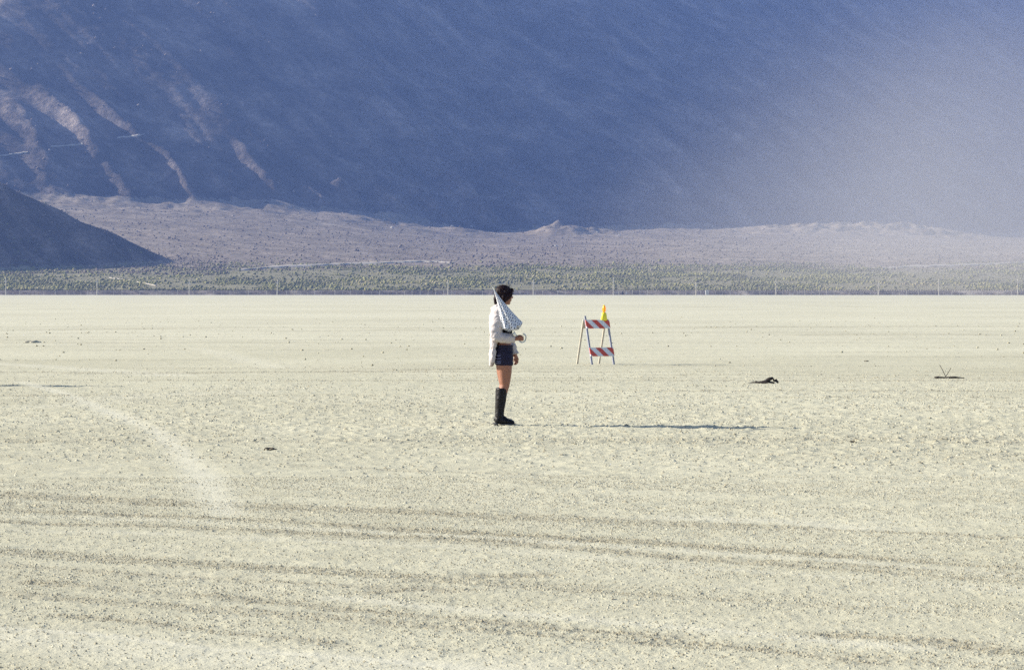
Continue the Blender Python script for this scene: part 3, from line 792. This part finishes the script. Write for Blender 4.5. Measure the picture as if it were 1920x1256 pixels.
tag(standin_bar, 'stand-in striped barricade added out of view at left to cast a thin shadow', 'barricade', 'striped barricades')

# ------------------------------------------------------------------ scrap lying on the lakebed
M['scrap'] = simple('dark_scrap', (0.030, 0.022, 0.016), 0.85, 0.3, 30, 0.004)
M['scrap_wood'] = simple('dark_scrap_wood', (0.045, 0.032, 0.024), 0.85, 0.3, 30, 0.004)
def scrap():
    g = ground(1432, 719.3); k = g[1] / F_PX
    t = empty('scrap_heap', (g[0], g[1], 0)); tag(t, 'crumpled dark scrap lying in a small peaked heap', 'scrap')
    def q(px, py, y=0.0): return Vector(((px - 1432) * k, y, max(0.004, (719.3 - py) * k)))
    m = MB(); m.loft([q(1402, 718.6), q(1410, 718), q(1420, 718.3), q(1440, 717.5), q(1452, 718)], [.006, .02, .03, .035, .02], [.03, .07, .10, .12, .06], n=8); m.build('flat_piece', M['scrap'], t)
    m = MB(); m.loft([q(1424, 717, -.03), q(1434, 715.5, -.02), q(1443, 710.5), q(1448, 708.8, .02), q(1451, 711.5, .03)], [.02, .03, .034, .024, .01], [.05, .07, .06, .05, .03], n=8); m.build('folded_piece', M['scrap'], t)
    m = MB(); m.loft([q(1450, 713.5, .0), q(1455, 713, -.02), q(1459, 717.5, -.03)], [.012, .028, .014], [.03, .04, .03], n=8); m.build('folded_piece', M['scrap'], t)
    m = MB(); m.ell(q(1417.5, 716.3), (.022, .03, .022)); m.ell(q(1427, 716.3), (.04, .03, .02)); m.build('lump', M['scrap'], t)
    g = ground(1780, 709.6); k = g[1] / F_PX
    t = empty('scrap_plank', (g[0], g[1], 0)); tag(t, 'dark flat plank on the ground with two thin sticks rising in a V', 'scrap')
    def q(px, py, y=0.0): return Vector(((px - 1780) * k, y, max(0.004, (709.6 - py) * k)))
    m = MB(); m.loft([q(1752, 707.6), q(1757, 707.4), q(1770, 708), q(1790, 707.4), q(1800, 708.2), q(1808, 708.4)], [.012, .022, .015, .02, .014, .008], [.04, .06, .05, .06, .05, .03], n=8); m.build('plank', M['scrap_wood'], t)
    for a, b in (((1773, 706), (1762, 684)), ((1773, 706), (1783, 689.5))):
        m = MB(); m.loft([q(*a), (q(*a) + q(*b)) / 2 + Vector((.004, 0, 0)), q(*b)], [.006, .0055, .005], n=6); m.build('stick', M['scrap_wood'], t)
scrap()
M['pale_clod'] = simple('pale_mud', (0.46, 0.43, 0.34), 0.95, 0.2, 8)
M['dark_clod'] = simple('dark_mud_clod', (0.13, 0.11, 0.08), 0.95, 0.3, 30, 0.01)
def clod_things():
    for k, (px, py, r, lb) in enumerate(((1598, 830, 0.022, 'small dark mud clod below the person\'s shadow at right'), (507, 844, 0.035, 'dark crumbled mud clod left of the person'),
                                (62, 643, 0.13, 'low dirt hummock far off near the left edge'), (1625, 678, 0.03, 'tiny dark scrap clod beyond the scrap heap'))):
        g = ground(px, py); bm = bmesh.new(); bmesh.ops.create_icosphere(bm, subdivisions=3, radius=1.0); rr = random.Random(k)
        for v in bm.verts:
            n = 1 + 0.22 * math.sin(v.co.x * 4 + k) * math.cos(v.co.y * 5 - k) + 0.18 * math.sin(7 * v.co.x - 3 * v.co.z + k) + rr.uniform(-.06, .06)
            v.co = Vector((v.co.x * r * n * 1.7, v.co.y * r * n, max(-0.3 * r, v.co.z * r * n * 0.55)))
        me = bpy.data.meshes.new('dirt_clod'); bm.to_mesh(me); bm.free(); me.materials.append(M['dark_clod' if k != 2 else 'pale_clod'])
        o = bpy.data.objects.new('dirt_clod', me); C.objects.link(o); o.location = (g[0], g[1], 0.01)
        tag(o, lb, 'clod', 'dirt clods on the lakebed')
clod_things()

# ------------------------------------------------------------------ person
PG = ground(943, 797); PK = PG[1] / F_PX       # metres per photo pixel at the person
def Q(px, py, y=0.0): return Vector(((px - 943) * PK, y, (797 - py) * PK))
M['skin'] = simple('tanned_skin', (0.30, 0.135, 0.085), 0.55, 0.06, 30)
M['cream'] = simple('cream_cotton', (0.47, 0.43, 0.43), 0.9, 0.05, 40, 0.001)
M['navy'] = simple('navy_denim', (0.012, 0.010, 0.030), 0.8, 0.3, 60, 0.002)
M['pale_band'] = simple('pale_blue_band', (0.16, 0.17, 0.30), 0.7, 0.2, 40)
M['black_knit'] = simple('black_cotton', (0.012, 0.011, 0.012), 0.9, 0.2, 50)
M['leather'] = simple('black_leather', (0.007, 0.006, 0.007), 0.42, 0.3, 25, 0.003, spec=0.2)
M['sole'] = simple('dusty_sole', (0.10, 0.10, 0.10), 0.9, 0.2, 30)
M['hair'] = simple('dark_brown_hair', (0.012, 0.003, 0.004), 0.6, 0.4, 60, spec=0.15)
M['eye'] = simple('eye', (0.05, 0.03, 0.02), 0.2, 0.1, 20)
person = empty('person', (PG[0], PG[1], 0.006))
tag(person, 'standing person in cream jacket, navy shorts and tall black boots holding an umbrella', 'person')

HC = Q(945.5, 554.5, 0.0); HY = R(27)           # head centre, turned away from the camera
HM = Matrix.Rotation(HY, 3, 'Z')
def HP(f, l, u): return HC + HM @ Vector((f, l, u))   # forward, left, up of the head

def finger(mb, pts, r0, r1):
    for i in range(len(pts) - 1):
        t0 = i / (len(pts) - 1); t1 = (i + 1) / (len(pts) - 1)
        mb.cap(pts[i], pts[i + 1], r0 + (r1 - r0) * t0, r0 + (r1 - r0) * t1, n=8)

def build_body():
    m = MB()
    # head and neck
    m.ell(HC + Vector((0, 0, 0.012)), (0.094, 0.074, 0.100), HM)
    m.ell(HP(0.030, 0, -0.045), (0.060, 0.056, 0.070), HM)
    m.cap(HP(0.062, 0, -0.085), HP(0.058, 0, -0.092), 0.022, 0.024)                   # chin
    m.cap(HP(0.088, 0, 0.012), HP(0.108, 0, -0.026), 0.009, 0.014); m.ell(HP(0.100, 0, -0.028), (0.012, 0.017, 0.010), HM)   # nose
    m.ell(HP(0.086, 0, -0.056), (0.012, 0.024, 0.007), HM); m.ell(HP(0.085, 0, -0.066), (0.012, 0.021, 0.007), HM)          # lips
    m.ell(HP(0.086, 0, 0.030), (0.010, 0.048, 0.010), HM)                             # brow
    for s in (-1, 1):
        m.ell(HP(-0.004, s * 0.076, -0.016), (0.018, 0.008, 0.030), HM)                # ears
        m.ell(HP(0.062, s * 0.036, -0.030), (0.026, 0.022, 0.022), HM)                 # cheeks
    m.cap(HP(-0.018, 0, -0.05), Q(938, 580), 0.052, 0.056)
    # torso
    m.loft([Q(936, 577), Q(936, 583), Q(938, 594), Q(941, 606), Q(943, 622), Q(944, 638), Q(945, 650), Q(945, 662), Q(945, 676), Q(945, 684)],
           [.05, .085, .105, .115, .098, .088, .096, .108, .10, .05], [.09, .165, .18, .165, .140, .130, .155, .170, .165, .10], n=20)
    # arms: near (right) holds the umbrella, far (left) hangs
    m.cap(Q(937, 585, -.17), Q(931, 634, -.235), .050, .042); m.cap(Q(931, 635, -.235), Q(967, 635, -.225), .042, .028)
    m.cap(Q(940, 585, .17), Q(949, 630, .215), .050, .040); m.cap(Q(949, 630, .215), Q(966, 668, .20), .040, .027)
    # legs
    for y, dx, dk in ((-.085, 1.0, 0.0), (.085, -2.0, -2.2)):
        m.loft([Q(945 + dx, 664, y), Q(945.5 + dx, 680, y), Q(946 + dx, 700, y), Q(947 + dk, 716, y), Q(947 + dk, 723, y), Q(943.5 + dk, 735, y), Q(940.5 + dk, 750, y), Q(938 + dk, 775, y), Q(937 + dk, 787, y)],
               [.090, .093, .080, .064, .054, .052, .048, .036, .034], [.085, .088, .078, .062, .054, .052, .048, .036, .034], n=18)
        m.cap(Q(936 + dk, 788, y), Q(950 + dk, 790.5, y), .028, .016, .030, .030)
    # right hand: a fist closed round the umbrella handle
    yh = -.225
    m.cap(Q(967, 634.5, yh), Q(974, 634.5, yh), .027, .030, .016, .018)
    for i, (dz, L) in enumerate(((-4.0, .9), (-1.3, 1.0), (1.4, .96), (4.0, .8))):
        b = Q(974.5, 634.3 + dz, yh - .016)
        finger(m, [b, Q(979.0, 634.8 + dz * .85, yh - .030), Q(981.0 * 1.0, 635.0 + dz * .8, yh - .004), Q(977.0, 635.0 + dz * .75, yh + .012)], .0095, .0075)
    finger(m, [Q(969, 631, yh + .018), Q(974, 629.0, yh + .028), Q(978.5, 630.0, yh + .016)], .011, .009)
    # left hand: relaxed
    yl = .20
    m.cap(Q(967, 669, yl), Q(968.5, 675, yl), .022, .030, .015, .017)
    for i, (dx, L) in enumerate(((-2.6, 7.0), (-.8, 8.2), (1.0, 7.8), (2.6, 6.2))):
        b = Q(968.3 + dx, 677, yl)
        finger(m, [b, Q(968.9 + dx, 677 + L * .45, yl - .006), Q(968.0 + dx, 677 + L * .78, yl - .016), Q(966.4 + dx, 677 + L, yl - .024)], .0088, .0070)
    finger(m, [Q(966, 671, yl - .01), Q(963.6, 675, yl - .022), Q(963.8, 679.5, yl - .030)], .010, .008)
    return m.remesh('body', M['skin'], person, voxel=0.0062, smooth=2)
build_body()
for s in (-1, 1):
    m = MB(); m.ell(HP(0.083, s * 0.031, 0.004), (0.010, 0.013, 0.008), HM); m.build('eye', M['eye'], person, smooth=True)

def build_hair():
    m = MB()
    m.ell(HP(-0.012, 0, 0.030), (0.112, 0.096, 0.098), HM)
    m.ell(HP(-0.045, 0, -0.020), (0.072, 0.088, 0.085), HM)
    for s in (-1, 1):
        m.loft([HP(0.050, s * .070, .060), HP(0.040, s * .086, .02), HP(0.012, s * .088, -.02), HP(-0.012, s * .082, -.065)], [.034, .036, .034, .016], [.02, .022, .022, .012], n=10, side=HM @ Vector((0, 1, 0)))
        m.loft([HP(-0.02, s * .075, .02), HP(-0.03, s * .086, -.03), HP(-0.04, s * .074, -.085)], [.045, .045, .02], [.025, .026, .014], n=10, side=HM @ Vector((0, 1, 0)))
    m.loft([HP(0.07, -.05, .075), HP(0.094, -.02, .055), HP(0.098, .03, .045), HP(0.085, .06, .04)], [.026, .026, .024, .018], [.014, .014, .014, .012], n=8)   # fringe
    # loose tail of hair hanging behind, over the collar
    m.loft([Q(936, 548, .0), Q(930.5, 553, .0), Q(928.3, 560, -.01), Q(929, 567, -.02), Q(930.5, 574, -.02)], [.03, .022, .020, .020, .012], [.05, .045, .04, .035, .02], n=10)
    h = m.remesh('hair', M['hair'], person, voxel=0.006, smooth=2, wrinkle=lambda c: 0.004 * fbm(c[:, 0] * 60 + c[:, 1] * 60, c[:, 2] * 14, 3, 5))
    w = MB(); g = random.Random(3)
    for k in range(260):
        a = g.uniform(0, 6.28); e = g.uniform(-.1, 1.25)
        d = Vector((math.cos(a) * math.cos(e), math.sin(a) * math.cos(e), math.sin(e)))
        p = HP(-0.012, 0, 0.022) + HM @ Vector((d.x * .106, d.y * .092, d.z * .095))
        tn = Vector((-d.y, d.x, g.uniform(-.3, .9))).normalized() * g.choice((-1, 1)); L = g.uniform(.03, .07)
        w.loft([p, p + d * .010 + tn * L * .5, p + d * g.uniform(.004, .022) + tn * L - Vector((0, 0, .02))], [.0016, .0013, .0005], n=3)
    w.build('loose_strands', M['hair'], h)
build_hair()

def build_top():
    m = MB()
    m.loft([Q(938, 588), Q(940, 597), Q(942, 606), Q(944, 620), Q(945, 634)], [.108, .118, .128, .112, .098], [.17, .185, .175, .150, .136], n=20)
    m.remesh('top', M['black_knit'], person, voxel=0.008, smooth=2)
build_top()

def build_jacket():
    m = MB()
    # back and shoulders
    m.loft([Q(934.5, 575), Q(933.5, 581), Q(932, 592), Q(930.5, 606), Q(930, 622), Q(930, 640)], [.04, .078, .090, .088, .075, .060], [.10, .195, .215, .21, .195, .18], n=20)
    m.loft([Q(941, 578), Q(944, 585), Q(947, 596), Q(949, 610)], [.03, .06, .075, .06], [.07, .165, .185, .17], n=18)
    # collar flap standing off the back of the neck
    m.loft([Q(919.5, 579.5, -.02), Q(925, 578, -.02), Q(932, 575.5, -.01), Q(939, 577, 0)], [.010, .022, .032, .03], [.05, .09, .10, .09], n=12)
    # near sleeve
    m.loft([Q(938, 581, -.13), Q(936.5, 588, -.19), Q(934, 604, -.215), Q(931, 622, -.235), Q(930, 634, -.24)], [.062, .078, .076, .072, .070], [.05, .072, .070, .068, .064], n=16)
    m.loft([Q(925.5, 631, -.24), Q(933, 632.5, -.24), Q(944, 634, -.24), Q(955, 635, -.235), Q(965.5, 634.5, -.23)], [.042, .060, .062, .062, .054], [.045, .068, .068, .062, .052], n=16, side=(0, 1, 0))
    # far sleeve, flaring at the cuff
    m.loft([Q(941, 582, .13), Q(943, 592, .2), Q(948, 622, .22), Q(953, 640, .215), Q(961, 655, .205), Q(965.5, 666, .20)], [.06, .075, .068, .062, .060, .052], [.05, .07, .065, .06, .058, .05], n=16)
    # back hem hanging as a tail, and the front edge
    m.loft([Q(926, 628), Q(924, 645), Q(922.5, 662), Q(921.5, 676), Q(921, 688)], [.045, .038, .034, .034, .022], [.175, .165, .16, .15, .12], n=18)
    m.loft([Q(928, 640, -.135), Q(926, 655, -.15), Q(925, 672, -.15), Q(924.5, 680, -.14)], [.035, .030, .028, .016], [.03, .028, .024, .016], n=10)
    def wr(c):
        return 0.013 * fbm(c[:, 0] * 16 + c[:, 2] * 9, c[:, 2] * 26 - c[:, 0] * 10 + c[:, 1] * 8, 3, 7) + 0.003 * fbm(c[:, 0] * 55, c[:, 2] * 40 + c[:, 1] * 30, 2, 8)
    m.remesh('jacket', M['cream'], person, voxel=0.008, smooth=2, wrinkle=wr)
build_jacket()

def build_shorts():
    m = MB()
    m.loft([Q(945, 647.8), Q(945, 649), Q(945, 656), Q(945, 666), Q(945, 672)], [.100, .102, .110, .114, .10], [.148, .155, .172, .182, .17], n=22)
    for y, dx in ((-.088, .6), (.088, -1.6)):
        m.loft([Q(945 + dx, 662, y), Q(945.5 + dx, 672, y), Q(945.5 + dx, 684, y), Q(945.5 + dx, 685.5, y)], [.104, .107, .106, .10], [.092, .096, .096, .09], n=18)
    s = m.remesh('shorts', M['navy'], person, voxel=0.007, smooth=2, wrinkle=lambda c: 0.005 * fbm(c[:, 0] * 12, c[:, 2] * 55, 3, 12) + 0.002 * fbm(c[:, 0] * 50, c[:, 2] * 50, 2, 13))
    b = MB(); pts = [Q(945, 649.6) + Vector((.106 * math.cos(a), .160 * math.sin(a), 0)) for a in np.linspace(0, 2 * math.pi, 37)]
    b.loft(pts, [.004] * 37, [.016] * 37, n=6, side=(0, 0, 1)); b.build('waistband', M['navy'], s, smooth=True)
    for py in (667.5, 672.5, 677, 681):  # thin pale blue bands round the back of the near leg
        t = MB(); pts = [Q(945.5, py, -.075) + Vector((.112 * math.cos(a), .112 * math.sin(a), .004 * math.sin(3 * a + py))) for a in np.linspace(R(175), R(250), 9)]
        t.loft(pts, [.002] * 9, [.0045] * 9, n=6, side=(0, 0, 1)); t.build('pale_band', M['pale_band'], s, smooth=True)
build_shorts()

def build_boot(y, dx):
    m = MB()
    m.loft([Q(941.6 + dx, 728, y), Q(941.5 + dx, 730, y), Q(940.6 + dx, 742, y), Q(939.2 + dx, 756, y), Q(938 + dx, 770, y), Q(937.3 + dx, 781, y), Q(937 + dx, 791, y)],
           [.062, .066, .065, .059, .049, .050, .054], [.060, .064, .064, .056, .046, .046, .046], n=18)
    m.cap(Q(936 + dx, 787, y), Q(944 + dx, 787.5, y), .052, .050, .046, .048)
    m.loft([Q(934 + dx, 788, y), Q(946 + dx, 788.5, y), Q(955 + dx, 791, y), Q(962 + dx, 792.2, y), Q(964.5 + dx, 793, y)], [.046, .042, .033, .026, .012], [.042, .046, .050, .046, .03], n=14)
    b = m.remesh('boot', M['leather'], person, voxel=0.007, smooth=2, wrinkle=lambda c: 0.004 * fbm(c[:, 0] * 10, c[:, 2] * 26 + c[:, 1] * 9, 3, 15))
    s = MB()
    s.loft([Q(925.5 + dx, 795, y), Q(928 + dx, 795, y), Q(934 + dx, 795, y)], [.011, .014, .014], [.03, .042, .040], n=12)
    s.loft([Q(938 + dx, 795.4, y), Q(946 + dx, 795.4, y), Q(956 + dx, 795.4, y), Q(964 + dx, 795.2, y), Q(965.6 + dx, 794.8, y)], [.009, .010, .010, .010, .008], [.036, .047, .052, .042, .026], n=12)
    s.build('sole', M['sole'], b, smooth=True)
build_boot(-.085, 0.0); build_boot(.085, -2.2)

# ------------------------------------------------------------------ umbrella, held over the shoulder
def dots_mat():
    m, nt, b = new_mat('polka_dot_cloth')
    uv = nt.nodes.new('ShaderNodeUVMap'); uv.uv_map = 'cloth'
    sp = nt.nodes.new('ShaderNodeSeparateXYZ'); nt.links.new(uv.outputs[0], sp.inputs[0])
    def mth(op, a, bb):
        n = nt.nodes.new('ShaderNodeMath'); n.operation = op
        for k, v in enumerate((a, bb)):
            if v is None: continue
            if hasattr(v, 'is_output'): nt.links.new(v, n.inputs[k])
            else: n.inputs[k].default_value = v
        return n.outputs[0]
    P = 0.050
    u = mth('DIVIDE', mth('ADD', sp.outputs[0], sp.outputs[1]), P); v = mth('DIVIDE', mth('SUBTRACT', sp.outputs[0], sp.outputs[1]), P)
    fu = mth('SUBTRACT', mth('FRACT', u, None), 0.5); fv = mth('SUBTRACT', mth('FRACT', v, None), 0.5)
    rr = mth('SQRT', mth('ADD', mth('MULTIPLY', fu, fu), mth('MULTIPLY', fv, fv)), None)
    dot = mth('LESS_THAN', rr, 0.25)
    nt.links.new(mix(nt, (0.80, 0.81, 0.84), (0.03, 0.03, 0.075), dot), b.inputs['Base Color']); b.inputs['Roughness'].default_value = 0.8
    tr = nt.nodes.new('ShaderNodeBsdfTranslucent'); nt.links.new(mix(nt, (0.6, 0.6, 0.62), (0.012, 0.012, 0.03), dot), tr.inputs[0])
    mx = nt.nodes.new('ShaderNodeMixShader'); mx.inputs[0].default_value = 0.2
    nt.links.new(b.outputs[0], mx.inputs[1]); nt.links.new(tr.outputs[0], mx.inputs[2]); nt.links.new(mx.outputs[0], nt.nodes['Material Output'].inputs[0])
    return m
M['dots'] = dots_mat()
def clear_mat():
    m, nt, b = new_mat('clear_handle'); t = coords(nt)
    nt.links.new(ramp(nt, noise(nt, 30, 2, t), [(0.3, (0.62, 0.66, 0.66)), (0.7, (0.74, 0.78, 0.78))]), b.inputs['Base Color'])
    b.inputs['Roughness'].default_value = 0.15; b.inputs['Transmission Weight'].default_value = 0.55; b.inputs['IOR'].default_value = 1.3
    return m
M['clear'] = clear_mat()
M['shaft'] = simple('umbrella_shaft', (0.55, 0.55, 0.55), 0.4, 0.1, 30, metal=0.5)
M['pale_plastic'] = simple('pale_plastic', (0.78, 0.78, 0.74), 0.4, 0.05, 30)
umb = empty('umbrella', tuple(Vector((PG[0], PG[1], 0)) + Q(975, 634, -.225)))
tag(umb, 'loosely folded white umbrella with dark polka dots resting on the person\'s shoulder', 'umbrella')
UO = Q(975, 634, -.225)
def U(px, py, y): return Q(px, py, y) - UO
def build_umbrella():
    tip, low = U(926.5, 543, -.225), U(960.5, 614, -.30)
    ax = (low - tip); L = ax.length; ax.normalize()
    sd = (Vector((0, 1, 0)) - ax * ax.y).normalized(); rt = ax.cross(sd) * -1
    if rt.x < 0: rt = -rt
    n, k = 96, 40; V = []; UVs = []
    for i in range(k + 1):
        t = i / k
        Rr = 0.004 + 0.070 * t ** 1.5 + 0.042 * t
        for j in range(n):
            a = 2 * math.pi * j / n
            rib = abs(math.cos(2.5 * a + 0.75))
            def fold(c, w): return math.exp(-((((a - c + math.pi) % (2 * math.pi)) - math.pi) / w) ** 2)
            pl = 1 - t ** .5 * (0.36 * fold(4.45, .20) + 0.16 * fold(5.25, .16) + 0.20 * fold(3.65, .24) + 0.3 * fold(2.4, .3) + 0.28 * fold(1.2, .3))
            wob = 1 + 0.10 * math.sin(3 * a + 1.0) * t + 0.05 * math.sin(5 * a + 7 * t) * t + 0.10 * math.sin(math.pi * t)
            r = Rr * pl * wob
            droop = (rib - 0.5) * 0.030 * t ** 4 + t ** 3 * (-0.024 * (1 - math.cos(a)) + 0.058 * abs(math.sin(a)) - 0.01)
            p = tip + ax * (t * L + droop) + rt * (r * math.cos(a) * 1.06) + sd * (r * math.sin(a) * 0.75)
            V.append(p); uu, vv = a / (2 * math.pi) * 0.86 * (0.2 + 0.8 * t), t * L; UVs.append((uu, vv))
    Fq = [(i * n + j, i * n + (j + 1) % n, (i + 1) * n + (j + 1) % n, (i + 1) * n + j) for i in range(k) for j in range(n)]
    me = bpy.data.meshes.new('canopy'); me.from_pydata(V, [], Fq); me.update()
    uvl = me.uv_layers.new(name='cloth')
    for p in me.polygons:
        p.use_smooth = True
        for li in p.loop_indices:
            vi = me.loops[li].vertex_index; u, v = UVs[vi]
            if vi % n == 0 and p.index % n == n - 1: u = 0.86 * (0.2 + 0.8 * (vi // n) / k)
            uvl.data[li].uv = (0.93 * u + 0.37 * v, 0.93 * v - 0.37 * u)
    me.materials.append(M['dots'])
    o = bpy.data.objects.new('canopy', me); C.objects.link(o); o.parent = umb
    sm = o.modifiers.new('cloth', 'SOLIDIFY'); sm.thickness = 0.0015
    m = MB(); m.loft([tip - ax * .035, tip - ax * .03, tip + ax * .02], [.003, .0045, .006], n=8); m.build('tip', M['pale_plastic'], umb, smooth=True)
    grip = U(969.0, 630.0, -.232)
    m = MB(); m.loft([tip, low, grip], [.005, .005, .005], n=8); m.build('shaft', M['shaft'], umb, smooth=True)
    for j in range(8):
        a = (math.pi * j - 0.4) / 4
        e = tip + ax * (L * .95) + rt * (0.075 * math.cos(a)) + sd * (0.055 * math.sin(a))
        s0 = tip + ax * (L * .62)
        m = MB(); m.loft([s0, (s0 + e) / 2, e], [.002, .002, .002], n=4); m.build('rib', M['shaft'], umb)
    m = MB(); q = U(964.5, 625.5, -.285); m.loft([q - ax * .022, q, q + ax * .022], [.013, .019, .014], n=12); m.build('runner', M['pale_plastic'], umb, smooth=True)
    c = Vector((978.2, 632.6)); arc = [grip]
    for a in np.linspace(R(200), R(-88), 22):   # hook
        arc.append(U(c.x + 7.4 * math.cos(a), c.y - 7.4 * math.sin(a) * 1.08, -.228))
    arc = [U(966, 626, -.262), grip, U(972.5, 637, -.228), U(978, 641, -.228), U(983, 639.5, -.228), U(985.6, 634, -.228), U(985.2, 628.5, -.228), U(982.5, 625.5, -.228), U(980, 625.2, -.228)]
    # smooth the hook
    pts = []
    for i in range(len(arc) - 1):
        p0, p1, p2, p3 = arc[max(i - 1, 0)], arc[i], arc[i + 1], arc[min(i + 2, len(arc) - 1)]
        for t in np.linspace(0, 1, 5, endpoint=False):
            pts.append(0.5 * ((2 * p1) + (p2 - p0) * t + (2 * p0 - 5 * p1 + 4 * p2 - p3) * t * t + (3 * p1 - p0 - 3 * p2 + p3) * t ** 3))
    pts.append(arc[-1])
    m = MB(); m.loft(pts, [.0085] * len(pts), n=10); m.build('handle', M['clear'], umb, smooth=True)
build_umbrella()
